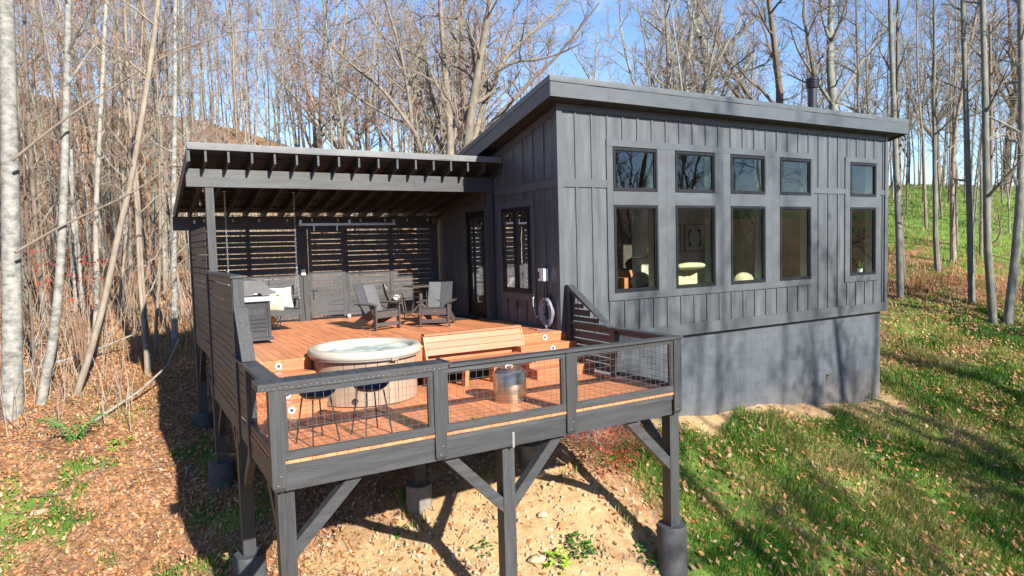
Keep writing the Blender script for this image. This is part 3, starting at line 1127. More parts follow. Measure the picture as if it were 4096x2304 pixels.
for (a, b) in ((-6.18, -5.02), (-4.93, -3.85), (-2.57, -1.44), (-1.34, -.26)):
    for z0, z1 in slat_rows(2.258, .05):
        dz = random.uniform(-.004, .004)
        piece("slat", "black_stain_x", fence, a, b, 5.93, 5.952, z0 + dz, z1 + dz)
for (a, b, ya) in ((-6.26, -6.12, 5.90), (-5.02, -4.93, 5.905), (-3.852, -3.585, 5.895), (-2.665, -2.565, 5.90), (-1.44, -1.34, 5.905), (-.27, -.03, 5.90)):
    piece("post", "black_stain", fence, a, b, ya, ya + .08, .0, 2.298)
dr = tag(empty("sliding_gate", (-3.1, 5.84, .05)), "black slatted sliding gate hanging from a steel track on the fence", "gate")
for z0, z1 in slat_rows(2.30, .07):
    piece("slat", "black_stain_x", dr, -3.50, -2.75, 5.842, 5.862, z0, z1)
for a, b in ((-3.58, -3.50), (-2.75, -2.665)):
    piece("stile", "black_stain", dr, a, b, 5.836, 5.868, .07, 2.31)
MB().bar((-3.50, 5.826, .55), (-3.50, 5.826, .78), .03, .03, (0, 1, 0)).bar((-3.55, 5.826, .76), (-3.40, 5.826, .76), .02, .02).build("latch", "black_plastic", dr)
for x in (-3.42, -2.84):
    MB().bar((x, 5.828, 2.25), (x, 5.828, 2.44), .04, .008, (0, 1, 0)).tube([(x, 5.81, 2.40), (x, 5.835, 2.40)], .035, 12).build("hanger", "galvanized", dr)
tr = tag(empty("gate_track", (-2.5, 5.85, 2.4)), "galvanized steel track for the sliding gate", "track")
MB().box(-3.79, -1.28, 5.80, 5.848, 2.385, 2.445).build("track", "galvanized", tr)
for x in (-3.75, -2.52, -1.33):
    MB().box(x - .03, x + .03, 5.80, 5.878, 2.447, 2.53).build("bracket", "galvanized", tr)
MB().blob((-2.62, 5.84, .06), (.05, .05, .05), 10, 6).build("gate_stop", "white_plastic", tr, True)
sw = tag(empty("outlet_box", (-3.72, 5.87, 1.2)), "white weatherproof outlet box on the fence post with a cord below", "outlet")
MB().box(-3.775, -3.675, 5.83, 5.892, 1.16, 1.30).build("cover", "white_plastic", sw)
MB().tube([(-3.73, 5.885, 1.16), (-3.73, 5.885, .6), (-3.71, 5.885, .05)], .012, 6).build("cord", "black_plastic", sw)
fl = tag(empty("flood_light", (-.1, 5.7, 2.5)), "small black flood light where the fence meets the cabin", "light")
for dx in (0, .09):
    MB().bar((-.10 - dx, 5.74, 2.42), (-.14 - dx, 5.70, 2.56), .07, .05).build("lamp_head", "black_plastic", fl)
MB().tube([(-.05, 5.8, 2.42), (-.14, 5.74, 2.46)], .015, 6).build("arm", "black_plastic", fl)

# ------------------------------------------------------------------ slatted guard on the left side
guard = tag(empty("slatted_side_wall", (XL, 1.5, -1.0)), "black slatted side wall stepping down along the left edge of the deck", "slat wall")


def side_slats(y0, y1, zt, zb):
    z = zt
    k = 0
    while z > zb + .04:
        h = .138 if k % 2 else .098
        z0 = max(z - h, zb)
        dz = random.uniform(-.003, .003)
        piece("slat", "black_stain_y", guard, XL, XL + .022, y0, y1, z0 + dz, z + dz)
        z = z0 - (.018 if z > .6 else .013)
        k += 1


side_slats(2.88, 5.86, 2.27, -.02)
side_slats(-.42, 2.72, 1.36, -.72)
side_slats(-1.30, -.52, .10, -.72)
piece("skirt_board", "black_stain_y", guard, XL - .006, XL + .03, 2.88, 5.9, -.30, -.03)
piece("skirt_board", "black_stain_y", guard, XL - .006, XL + .03, -1.2, 2.88, -1.02, -.735)
piece("skirt_board", "black_stain_y", guard, XL - .006, XL + .03, -3.06, -1.36, -1.09, -.85)
piece("skirt_board", "black_stain_y", guard, XL - .010, XL + .03, -3.06, -1.36, -.845, -.765)
for y0, y1, z0, z1 in ((5.82, 5.96, -.6, 2.29), (2.72, 2.86, -1.1, 1.38), (-.54, -.42, -1.12, 1.37), (-1.42, -1.28, -1.18, .14)):
    piece("post", "black_stain", guard, XL - .03, XL + .10, y0, y1, z0, z1)
piece("cap_board", "black_stain_y", guard, XL - .05, XL + .15, -.60, 2.70, 1.375, 1.412)
piece("end_board", "black_stain", guard, XL - .02, XL + .135, -.575, -.545, .93, 1.372)
MB().prism([(-.58, .93), (-.55, .93), (-1.08, .20), (-1.12, .20)], 0, XL - .02, XL + .165).build("sloped_board", "black_stain", guard)
piece("cap_board", "black_stain_y", guard, XL - .04, XL + .19, -3.0, -.24, .145, .185)
# wire panel at the front end of this side
piece("bottom_rail", "black_stain_y", guard, XL, XL + .06, -3.0, -1.43, -.71, -.615)
sp = MB()
for y in np.arange(-2.95, -1.43, .1):
    sp.bar((XL + .04, y, -.61), (XL + .04, y, .14), .0038, .0038, (0, 1, 0))
for z in np.arange(-.55, .14, .1):
    sp.bar((XL + .045, -2.95, z), (XL + .045, -1.43, z), .0038, .0038)
tag(sp.build("wire_mesh", "wire_dark", guard), kind="stuff")

# ------------------------------------------------------------------ deck
deck = tag(empty("deck", (-3, 1, -.8)), "two-level orange stained timber deck raised on black posts and concrete piers", "deck")
nb = 43
for k in range(nb):
    x0 = -6.195 + .1443 * k
    x1 = x0 + .1395
    xc = (x0 + x1) / 2
    y0 = -.03
    dx = abs(xc - TUB[0]) + .07
    if dx < 1.0:
        y0 = max(y0, TUB[1] + math.sqrt(1.0 - dx * dx))
    if -3.0 < xc < -.97:
        y0 = max(y0, .0)
    xe = min(x1, -.004)
    y1 = 6.6
    dz = random.uniform(-.0015, .0015)
    piece("deck_board", "deck_stain", deck, x0, xe, y0, y1, -.036 + dz, dz)
for k in range(45):
    x0 = -6.225 + .1443 * k
    x1 = min(x0 + .1395, .222)
    if x1 - x0 < .04:
        continue
    dz = random.uniform(-.0012, .0012)
    piece("deck_board", "deck_stain", deck, x0, x1, -3.105 + random.uniform(-.004, .004), .02, LZ - .036 + dz, LZ + dz)
piece("fascia_board", "black_stain_x", deck, -6.115, -4.17, -3.092, -3.06, -.852, -.757)
piece("fascia_board", "black_stain_x", deck, -4.03, -2.05, -3.092, -3.06, -.852, -.757)
piece("fascia_board", "black_stain_x", deck, -1.91, .09, -3.092, -3.06, -.852, -.757)
piece("rim_joist", "black_stain_x", deck, -6.12, -2.98, -3.083, -3.045, -1.10, -.856)
piece("rim_joist", "black_stain_x", deck, -2.977, .06, -3.083, -3.045, -1.10, -.856)
piece("side_joist", "black_stain_y", deck, .16, .20, -3.0, -.05, -1.06, -.775)
for y in (-2.6, -2.2, -1.8, -1.4, -1.0, -.6, -.2):
    piece("joist", "black_stain_x", deck, -6.18, .15, y - .02, y + .02, -1.02, -.775)
for y in (0.4, 1.2, 2.0, 2.8, 3.6, 4.4, 5.2):
    piece("joist", "black_stain_x", deck, -6.18, 0, y - .02, y + .02, -.28, -.04)
piece("girder", "black_stain_x", deck, -6.1, .1, -.2, -.05, -1.3, -1.04)
piece("strap", "galvanized", deck, -2.99, -2.955, -3.09, -3.084, -1.12, -.90)
SUP = [(-6.195, -2.98), (-3.10, -2.98), (.115, -2.98)]


def pier(x, y, r, ztop, zg, material, par):
    zb = zg - .4
    return MB().lathe([(0, ztop), (r * .93, ztop), (r, ztop - .03), (r * 1.01, (ztop + zg) / 2), (r * 1.03, zb)], 28, (x, y, 0)).build("concrete_pier", material, par, True)


def support(x, y, w, ztop, zpier, mat_p="concrete_dark", r=.25, wear=True):
    zg = g1(x + w / 2, y + w / 2)
    piece("support_post", "black_stain", deck, x, x + w, y, y + w, zpier - .02, ztop)
    pier(x + w / 2, y + w / 2, r, zpier, zg, mat_p, deck)


support(-6.195, -2.98, .198, -1.10, -3.6)
support(-3.10, -2.98, .198, -1.10, -3.45)
support(.115, -2.98, .198, -1.10, -3.06)
support(-3.27, -.02, .20, -1.30, -2.55, "concrete_raw", .235)
support(-.9, -.1, .20, -1.30, -2.2, "concrete_raw", .2)
for y, zp in ((-.18, -3.02), (2.86, -2.33), (5.98, -1.98)):
    support(XL - .01, y, .19, -1.0 if y < 5 else -.3, zp)


def brace(p0, p1, w=.14, h=.09, up=(0, 1, 0)):
    MB().bar(p0, p1, h, w, up).build("brace", "black_stain", deck)


# knee braces in the front plane
for p0, p1 in (((-6.03, -2.90, -1.92), (-5.18, -2.90, -1.08)), ((-3.09, -2.90, -1.98), (-3.97, -2.90, -1.08)), ((-2.92, -2.90, -1.98), (-2.08, -2.90, -1.08)), ((.13, -2.90, -1.98), (-.77, -2.90, -1.08))):
    v = np.array(p1) - np.array(p0)
    v /= np.linalg.norm(v)
    MB().bar(np.array(p0) - v * .05, np.array(p1) + v * .06, .15, .14, (0, 1, 0)).build("brace", "black_stain_x", deck)
# braces running back along the side
for (x, y0, y1, zl, zh) in ((-6.10, -2.80, -1.95, -1.95, -1.08), (.21, -2.80, -1.9, -1.9, -1.08), (-6.14, .0, .85, -1.85, -1.0), (-6.14, -.2, -1.05, -1.9, -1.05), (-6.14, 3.05, 3.9, -1.6, -.8), (-6.14, 2.9, 2.1, -1.8, -1.0), (-6.14, 6.0, 5.2, -1.2, -.35)):
    MB().bar((x, y0, zl), (x, y1, zh), .14, .10, (1, 0, 0)).build("brace", "black_stain_y", deck)

# ------------------------------------------------------------------ steps
RIS = -LZ / 4


def stairs(name, label, x0, x1, lx, xs_r=0.0):
    s = tag(empty(name, ((x0 + x1) / 2, -.4, LZ)), label, "steps")
    for k in range(4):
        zt = -RIS * k
        y = -.28 * k
        piece("riser", "deck_stain_x", s, x0 + .01, x1 - .02 + xs_r, y - .022, y, zt - RIS + .002, zt - (.038 if k else .037))
        if k < 3:
            zz = -RIS * (k + 1)
            piece("tread", "deck_stain_x", s, x0, x1, y - .16, y - .023, zz - .036, zz)
            piece("tread", "deck_stain_x", s, x0, x1, y - .312, y - .165, zz - .036, zz)
            MB().box(x1 - .03, x1 - .008, y - .28, y - .02, LZ, zz - .037).build("side_panel", "deck_stain_x", s)
            MB().box(x0 + .008, x0 + .03, y - .28, y - .02, LZ, zz - .037).build("side_panel", "deck_stain_x", s)
        # light set into the riser
        zc = zt - RIS * .52
        c = (lx, y - .024, zc)
        a = np.arange(20) * 2 * math.pi / 20
        m = MB()
        ring = [(c[0] + .058 * math.cos(t) * (1 if abs(math.cos(t)) < .8 else .92), c[1] - .012, c[2] + .056 * math.sin(t)) for t in a]
        back = [(p[0], c[1], p[2]) for p in ring]
        m.add(ring + back, [tuple(range(20))] + [(i, (i + 1) % 20, 20 + (i + 1) % 20, 20 + i) for i in range(20)])
        L_ = m.build("step_light", "light_ring", s)
        MB().box(c[0] - .022, c[0] + .022, c[1] - .0155, c[1] - .0125, c[2] - .022, c[2] + .022).build("lens", "black_plastic", L_)
    return s


stairs("deck_steps", "orange timber steps between the slatted side wall and the hot tub", -6.12, -5.0, -5.55)
stairs("deck_steps", "orange timber steps beside the cabin corner right of the bench", -1.15, .22, -.42)
piece("riser", "deck_stain_x", deck, -5.0, -1.0, 0.0, .02, -.5, -.037)

# ------------------------------------------------------------------ front railing
rail = tag(empty("deck_railing", (-3, -3.1, -1.1)), "black timber deck railing with wire mesh panels along the front edge", "railing")
PX = [(-6.27, -6.11), (-4.185, -4.02), (-2.06, -1.895), (.085, .25)]
for k, (a, b) in enumerate(PX):
    m = MB()
    zt = .128 if k < 2 else .148
    y0, y1 = -3.125, -2.97
    m.box(a, b, y0, y1, -1.04, zt)
    m.add([(a, y0, -1.04), (b, y0, -1.04), (b, y1, -1.04), (a, y1, -1.04), (a + .03, y0 + .03, -1.095), (b - .03, y0 + .03, -1.095), (b - .03, y1 - .03, -1.095), (a + .03, y1 - .03, -1.095)],
          [(0, 1, 5, 4), (1, 2, 6, 5), (2, 3, 7, 6), (3, 0, 4, 7), (4, 5, 6, 7)])
    m.build("post", "black_stain", rail)


for (a, b) in PX:
    for z in (-.90, -1.01):
        xx = (a + b) / 2 + (.02 if z > -1 else -.015)
        MB().tube([(xx, -3.125, z), (xx, -3.130, z)], .007, 8).build("bolt", "galvanized", rail)


def bay(xa, xb, ztop, zrail):
    piece("top_rail", "black_stain_x", rail, xa - .02, xb - .006, -3.112, -3.075, zrail, ztop)
    piece("bottom_rail", "black_stain_x", rail, xa - .02, xb - .006, -3.114, -3.075, -.72, -.617)
    piece("stile", "black_stain", rail, xa, xa + .045, -3.108, -3.07, -.616, zrail - .001)
    piece("stile", "black_stain", rail, xb - .055, xb - .006, -3.108, -3.07, -.616, zrail - .001)
    piece("stile", "black_stain", rail, xb - .075, xb - .058, -3.10, -3.05, -.616, zrail - .001)
    m = MB()
    for x in np.arange(xa + .08, xb - .06, .1016):
        m.bar((x, -3.086, -.62), (x, -3.086, zrail), .0038, .0038, (0, 1, 0))
    for z in np.arange(-.56, zrail, .1016):
        m.bar((xa + .04, -3.082, z), (xb - .05, -3.082, z), .0038, .0038)
    tag(m.build("wire_mesh", "wire_dark", rail), kind="stuff")


bay(-6.11, -4.185, .115, .055)
bay(-4.02, -2.06, .147, .072)
bay(-1.895, .085, .147, .072)
piece("cap_board", "black_stain_x", rail, -3.965, -.9, -3.155, -2.985, .150, .190)
piece("cap_board", "black_stain_x", rail, -.897, .268, -3.155, -2.985, .150, .190)
# bar shelf on the first bay
for k in range(14):
    a = -6.375 + .1714 * k
    piece("bar_board", "black_stain_y", rail, a + .003, a + .1685, -3.098, -2.76, .172, .212)
piece("bar_apron", "black_stain_x", rail, -6.39, -3.972, -3.135, -3.10, .128, .216)
piece("bar_apron", "black_stain_y", rail, -6.392, -6.377, -3.10, -2.76, .128, .212)
piece("bar_end", "black_stain_y", rail, -3.974, -3.93, -3.13, -2.74, .13, .222)
nh = MB()
for k in range(34):
    xx = -6.34 + .07 * k + random.uniform(-.01, .01)
    zz = .155 + random.uniform(-.006, .006)
    nh.tube([(xx, -3.135, zz), (xx, -3.137, zz)], .003, 5)
tag(nh.build("nail_heads", "white_plastic", rail), kind="stuff")
# right side of the railing, running back to the steps
sr = tag(empty("side_railing", (.2, -1.5, LZ)), "black side railing with slats and a sloped top board by the cabin corner", "railing")
piece("cap_board", "black_stain_y", sr, .085, .262, -2.98, -.10, .150, .190)
piece("top_rail", "black_stain_y", sr, .15, .19, -2.97, -1.58, .065, .149)
piece("bottom_rail", "black_stain_y", sr, .15, .19, -2.97, -1.58, -.72, -.617)
piece("kick_board", "galvanized", sr, .10, .13, -2.9, -1.6, LZ + .002, LZ + .05)
piece("post", "black_stain", sr, .10, .25, -1.57, -1.43, -1.05, .149)
piece("post", "black_stain", sr, .10, .24, -.17, -.04, -1.0, .90)
m = MB()
for y in np.arange(-2.9, -1.58, .1016):
    m.bar((.165, y, -.615), (.165, y, .065), .0038, .0038, (1, 0, 0))
for z in np.arange(-.55, .06, .1016):
    m.bar((.17, -2.97, z), (.17, -1.57, z), .0038, .0038)
tag(m.build("wire_mesh", "wire_dark", sr), kind="stuff")
z = .148
k = 0
while z > LZ + .05:
    h = .13 if k % 2 else .098
    piece("slat", "black_stain_y", sr, .16, .185, -1.43, -.17, max(z - h, LZ + .02), z)
    z -= h + .028
    k += 1
MB().prism([(-.04, .93), (-.04, .86), (-1.36, .19), (-1.30, .19 + .035), (-.11, .93)], 0, .095, .255).build("sloped_board", "black_stain_y", sr)
z = .22
k = 0
while z < .78:
    h = .12 if k % 2 else .085
    y1 = -.17
    y0 = -.04 - (.84 - (z + h)) / (.84 - .16) * 1.30
    y0 = min(y0 + .05, -.25)
    piece("slat", "black_stain_y", sr, .16, .185, y0, y1, z, z + h)
    z += h + .025
    k += 1

# ------------------------------------------------------------------ bench
bench = tag(empty("deck_bench", (-2, -.3, LZ)), "honey stained timber bench with sloped board back beside the hot tub", "bench")
bx0, bx1 = -3.0, -.985
ytop, ybot, ztop_, zbot = -.015, -.19, .165, -.29
n_ = 4
for k in range(n_):
    f0 = k / n_ + .01; f1 = (k + 1) / n_ - .012
    z0 = ztop_ - .015 + (zbot - ztop_) * f0; z1 = ztop_ - .015 + (zbot - ztop_) * f1
    y0 = ytop + (ybot - ytop) * f0; y1 = ytop + (ybot - ytop) * f1
    if k == 3:
        continue
    MB().prism([(y0, z0), (y1, z1), (y1 + .03, z1 + .005), (y0 + .03, z0 + .005)], 0, bx0, bx1).build("back_board", "bench_stain", bench)
MB().prism([(y1 - .01, z1 - .012), (ybot - .01, zbot), (ybot + .02, zbot + .005), (y1 + .02, z1 - .007)], 0, bx0, bx1).build("back_board", "bench_stain", bench)
piece("top_board", "bench_stain", bench, bx0 - .01, bx1 + .008, -.045, .105, ztop_ - .01, ztop_ + .03)
MB().prism([(-.03, .15), (.08, .15), (.08, LZ), (-.14, LZ), (-.17, -.28)], 0, bx0 - .03, bx0 - .004).build("end_panel", "deck_stain", bench)
MB().prism([(-.03, .15), (.08, .15), (.08, LZ), (-.14, LZ), (-.17, -.28)], 0, bx1 + .004, bx1 + .03).build("end_panel", "deck_stain", bench)
for k in range(3):
    piece("seat_board", "bench_stain", bench, bx0, bx1, -.345 - .145 * k, -.205 - .145 * k, zbot - .035, zbot + .003)
piece("seat_apron", "bench_stain", bench, bx0, bx1, -.652, -.640, zbot - .13, zbot + .002)
for x in (bx0 + .05, -2.48, -1.9, bx1 - .12):
    MB().prism([(-.62, zbot - .04), (-.50, zbot - .04), (-.40, LZ), (-.56, LZ)], 0, x, x + .07).build("leg", "deck_stain", bench)
    MB().prism([(-.50, zbot - .04), (-.1, zbot - .04), (-.1, zbot - .12), (-.50, zbot - .12)], 0, x + .002, x + .068).build("bracket", "deck_stain", bench)
# ------------------------------------------------------------------ hot tub
def water_material():
    m = mat("tub_water", (0.34, 0.50, 0.46), 0.06, 0.35, 3.0, 0.6, 9, col2=(0.80, 0.86, 0.83), spec=0.6, fac=(0.42, 0.66))
    return m


water_material()
tub = tag(empty("hot_tub", (TUB[0], TUB[1], LZ)), "round cream hot tub with brown panelled sides set into the deck steps", "hot tub")
tx, ty = TUB
npan = 30
for k in range(npan):
    a0 = 2 * math.pi * k / npan + .006
    a1 = 2 * math.pi * (k + 1) / npan - .006
    r = .845
    vv = []
    for a in (a0, (a0 + a1) / 2, a1):
        vv += [(tx + r * math.cos(a), ty + r * math.sin(a), LZ + .02), (tx + r * math.cos(a), ty + r * math.sin(a), .0)]
    rr = .825
    for a in (a0, a1):
        vv += [(tx + rr * math.cos(a), ty + rr * math.sin(a), LZ + .02), (tx + rr * math.cos(a), ty + rr * math.sin(a), .0)]
    MB().add(vv, [(0, 2, 3, 1), (2, 4, 5, 3), (6, 0, 1, 7), (4, 8, 9, 5)]).build("side_panel", "tub_panel", tub)
MB().lathe([(.822, LZ + .005), (.822, .0)], 48, (tx, ty, 0)).build("tub_core", "inner_dark", tub, True)
MB().lathe([(.84, -.012), (.905, -.012), (.918, .0), (.918, .022), (.90, .03)], 64, (tx, ty, 0)).build("rim_band", "tub_band", tub, True)
MB().lathe([(.90, .028), (.925, .03), (.94, .055), (.935, .10), (.915, .135), (.885, .152), (.84, .152), (.80, .14), (.775, .11), (.755, .02), (.735, -.12), (.70, -.40), (.64, -.52), (0, -.54)], 64, (tx, ty, 0)).build("shell", "cream_acrylic", tub, True)
MB().lathe([(0, .075), (.30, .075), (.55, .075), (.768, .075)], 64, (tx, ty, 0)).build("water", "tub_water", tub)
for a in (-2.42, -.95):
    c = (tx + .85 * math.cos(a), ty + .85 * math.sin(a))
    MB().tube([(c[0], c[1], -.16), (c[0] + .03 * math.cos(a), c[1] + .03 * math.sin(a), -.16)], .03, 10).build("knob", "black_plastic", tub)
a = -2.1
MB().tube([(tx + .845 * math.cos(a), ty + .845 * math.sin(a), -.62), (tx + .87 * math.cos(a), ty + .87 * math.sin(a), -.62)], .045, 14).build("drain_cap", "black_plastic", tub)
MB().bar((tx - .22, ty - .775, .115), (tx + .1, ty - .795, .115), .035, .02).blob((tx + .14, ty - .785, .122), (.04, .03, .02), 10, 6).build("control_panel", "black_plastic", tub)
a = -1.38
MB().box(tx + .90 * math.cos(a) - .05, tx + .90 * math.cos(a) + .06, ty - .935, ty - .905, -.014, .034).build("rim_joint", "tub_band", tub)

# ------------------------------------------------------------------ bar stools


def stool():
    s = empty("bar_stool")
    sh = MB()
    n, m_ = 18, 8
    Vv = []
    for i in range(m_ + 1):
        t = i / m_
        for j in range(n):
            a = 2 * math.pi * j / n
            back = max(0.0, -math.cos(a - math.pi / 2))            # towards -y local is the back
            rr = .23 * t ** .8
            z = .60 + .05 * t ** 2 + (.20 * back ** 1.5 + .05 * abs(math.cos(a))) * t ** 4
            Vv.append((rr * math.cos(a) * (1.05 - .0 * t), rr * math.sin(a), z))
    Ff = []
    for i in range(m_):
        for j in range(n):
            k = (j + 1) % n
            Ff.append((i * n + j, (i + 1) * n + j, (i + 1) * n + k, i * n + k))
    sh.add(Vv, Ff)
    seat = local(sh, "seat", "navy_plastic", s, True)
    md = seat.modifiers.new("thick", 'SOLIDIFY')
    md.thickness = .018
    lat = MB()
    for j in range(4):
        for i in range(7):
            a = -math.pi / 2 - .8 + .26 * i
            r = .225
            lat.bar((r * math.cos(a), r * math.sin(a), .73 + .03 * j), (r * math.cos(a + .12), r * math.sin(a + .12), .75 + .03 * j), .012, .006)
    local(lat, "back_lattice", "tub_band", s)
    for x in (-1, 1):
        for y in (-1, 1):
            local(MB().tube([(x * .13, y * .12, .60), (x * .20, y * .19, .0)], [.011, .010], 8), "leg", "black_plastic", s, True)
    fr = MB()
    z = .26
    q = .175
    w = .165
    for p0, p1 in (((-q, -w), (q, -w)), ((q, -w), (q, w)), ((q, w), (-q, w)), ((-q, w), (-q, -w))):
        fr.tube([(p0[0], p0[1], z), (p1[0], p1[1], z)], .009, 6)
    local(fr, "foot_rail", "black_plastic", s)
    return s


st = stool()
st.location = (-5.58, -2.53, LZ)
st.rotation_euler = (0, 0, R(200))
tag(st, "navy bar stool with thin black legs, the one nearer the left corner post", "bar stool", "bar stools behind the railing")
s2 = copy_tree(st, (-4.86, -2.54, LZ), R(192))
tag(s2, "navy bar stool with thin black legs, the one in front of the hot tub", "bar stool", "bar stools behind the railing")

# ------------------------------------------------------------------ fire pit
fp = tag(empty("fire_pit", (-2.36, -1.95, LZ)), "round stainless steel smokeless fire pit on the lower deck", "fire pit")
local(MB().lathe([(.235, 0), (.262, .0), (.266, .02), (.266, .46), (.255, .475), (.245, .48), (.225, .505), (.205, .52), (.175, .525), (.175, .50), (.17, .2), (0, .19)], 48), "body", "steel", fp, True)
local(MB().lathe([(.0, .528), (.19, .530), (.195, .535), (.19, .54), (0, .542)], 40), "lid", "steel", fp, True)
local(MB().tube([(-.07, 0, .54), (-.05, 0, .565), (.05, 0, .565), (.07, 0, .54)], .008, 8), "handle", "steel", fp, True)
hl = MB()
for k in range(40):
    a = 2 * math.pi * k / 40
    for z, rr in ((.045, .011), (.085, .007)):
        aa = a + (.08 if z > .06 else 0)
        c = np.array((.2675 * math.cos(aa), .2675 * math.sin(aa), z))
        s_ = np.array((-math.sin(aa), math.cos(aa), 0))
        hl.add([c + rr * (math.cos(t) * s_ + math.sin(t) * np.array((0, 0, 1))) for t in np.arange(8) * math.pi / 4], [tuple(range(8))])
tag(local(hl, "vent_holes", "inner_dark", fp), kind="stuff")

# ------------------------------------------------------------------ adirondack chairs


def adirondack():
    c = empty("adirondack_chair")
    for x in (-1, 1):
        local(MB().box(x * .315 - .018, x * .315 + .018, -.37, -.27, 0, .54), "front_leg", "chair_plastic", c)
        arm = MB().prism([(-.40, .545), (.30, .545), (.30, .57), (-.40, .57)], 0, x * .335 - .055, x * .335 + .055)
        local(arm, "armrest", "chair_plastic", c)
        local(MB().prism([(-.30, .30), (-.30, .43), (-.10, .43), (.52, .13), (.60, .0), (.42, .0)], 0, x * .275 - .015, x * .275 + .015), "side_rail", "chair_plastic", c)
        local(MB().prism([(-.27, .54), (-.15, .54), (-.27, .36)], 0, x * .335 - .012, x * .335 + .012), "arm_bracket", "chair_plastic", c)
        # two wide back panels, slightly folded towards each other
        p = [(x * .005, .19, .27), (x * .275, .14, .27), (x * .275, .46, .96), (x * .005, .52, .95)]
        q = [(a, b + .022, z + .004) for a, b, z in p]
        f = [(0, 1, 2, 3), (7, 6, 5, 4), (0, 4, 5, 1), (1, 5, 6, 2), (2, 6, 7, 3), (3, 7, 4, 0)]
        local(MB().add(p + q, f), "back_panel", "chair_slat", c)
        bl = MB()
        for z in (.10, .36, .42):
            bl.tube([(x * .333, -.335, z), (x * .338, -.335, z)], .008, 8).tube([(x * .315, -.372, z), (x * .315, -.376, z)], .008, 8)
        local(bl, "bolt", "steel", c)
    local(MB().box(-.297, .297, -.335, -.305, .27, .41), "front_apron", "chair_plastic", c)
    local(MB().box(-.297, .297, -.345, -.315, .09, .17), "stretcher", "chair_plastic", c)
    for k in range(4):
        y0 = -.31 + .135 * k
        z0 = .425 - .058 * k
        local(MB().prism([(y0, z0), (y0 + .13, z0 - .055), (y0 + .13, z0 - .035), (y0, z0 + .02)], 0, -.26, .26), "seat_slat", "chair_slat", c)
    local(MB().box(-.28, .28, .30, .325, .50, .56), "back_rail", "chair_plastic", c)
    bd = MB().lathe([(0, 0), (.03, 0), (.026, .004), (0, .005)], 16)
    V_ = np.concatenate(bd.v)
    V2 = np.c_[V_[:, 0], -.336 - V_[:, 2], .345 + V_[:, 1] * .6]
    local(MB().add(V2, bd.f), "badge", "steel", c)
    return c


ad = adirondack()
ad.location = (-2.82, 3.0, 0)
ad.rotation_euler = (0, 0, R(18))
tag(ad, "dark brown slatted deck chair on the left, turned towards the cabin", "deck chair", "pair of deck chairs")
a2 = copy_tree(ad, (-1.51, 2.72, 0), R(-36))
tag(a2, "dark deck chair on the right with sunlit grey back panels, nearer the cabin wall", "deck chair", "pair of deck chairs")

# ------------------------------------------------------------------ table and woven chairs
tb = tag(empty("cafe_table", (-1.05, 4.8, 0)), "square brown cafe table on a splayed pedestal near the back fence", "table")
local(MB().box(-.35, .35, -.35, .35, .775, .80), "table_top", "resin_brown", tb)
local(MB().tube([(0, 0, .77), (0, 0, .30)], [.05, .045], 14), "column", "resin_brown", tb, True)
for k in range(4):
    a = math.pi / 4 + k * math.pi / 2 + .2
    local(MB().tube([(0, 0, .34), (.08 * math.cos(a), .08 * math.sin(a), .26), (.36 * math.cos(a), .36 * math.sin(a), .015)], [.04, .034, .022], 8), "foot", "resin_brown", tb, True)


def woven_chair():
    c = empty("woven_chair")
    n = 12

    def surf(u, v):                      # u across -1..1, v 0 seat front .. 1 back top
        if v < .5:
            t = v / .5
            y = -.24 + .42 * t
            z = .45 - .035 * math.sin(t * math.pi) + .02 * u * u
            w = .23
        else:
            t = (v - .5) / .5
            y = .18 + .10 * t + .02 * math.sin(t * math.pi)
            z = .45 + .42 * t
            w = .23 - .05 * t * t
            y -= .10 * u * u * (1 - .3 * t)
        return np.array((u * w, y, z))
    wv = MB()
    for i in range(-n, n + 1):
        for s_ in (-1, 1):
            pts = []
            for k in range(25):
                v = k / 24
                u = i / 8 + s_ * (v - .5) * 2.2
                if -1 <= u <= 1:
                    pts.append(surf(u, v))
            if len(pts) > 2:
                wv.tube(pts, .0075, 4)
    tag(local(wv, "woven_shell", "resin_brown", c), kind="stuff")
    rim = [surf(-1, k / 12) for k in range(13)] + [surf(-1 + 2 * k / 6, 1) for k in range(1, 6)] + [surf(1, 1 - k / 12) for k in range(13)]
    local(MB().tube(rim + [surf(1 - 2 * k / 6, 0) for k in range(1, 6)] + [rim[0]], .014, 8), "rim", "resin_brown", c, True)
    for x in (-1, 1):
        local(MB().tube([(x * .22, -.21, .45), (x * .25, -.27, 0)], [.016, .011], 8), "leg", "resin_brown", c, True)
        local(MB().tube([(x * .21, .17, .45), (x * .24, .29, 0)], [.016, .011], 8), "leg", "resin_brown", c, True)
        local(MB().tube([surf(x, .8), surf(x, .8) + np.array((x * .04, -.15, -.06)), (x * .25, -.16, .60), (x * .235, -.20, .45)], .012, 6), "armrest", "resin_brown", c, True)
    return c


wc = woven_chair()
wc.location = (-1.68, 5.0, 0)
wc.rotation_euler = (0, 0, R(62))
tag(wc, "brown woven resin chair with a plaid roll, left of the cafe table", "chair", "woven chairs at the cafe table")
w2 = copy_tree(wc, (-.45, 5.05, 0), R(-58))
tag(w2, "brown woven resin chair right of the cafe table, mostly behind a deck chair", "chair", "woven chairs at the cafe table")


def plaid_roll(loc, rz, label):
    p = tag(empty("plaid_cushion", loc, rz), label, "cushion")
    local(MB().tube([(-.19, 0, 0), (-.18, 0, 0), (.18, 0, 0), (.19, 0, 0)], [.04, .07, .07, .04], 14), "roll", "white_fabric", p, True)
    for k, (x, mt) in enumerate(((-.13, "plaid_red"), (-.06, "plaid_blue"), (.02, "plaid_red"), (.09, "plaid_blue"), (.145, "plaid_red"))):
        local(MB().tube([(x, 0, 0), (x + .018, 0, 0)], .0715, 14), "stripe", mt, p, True)


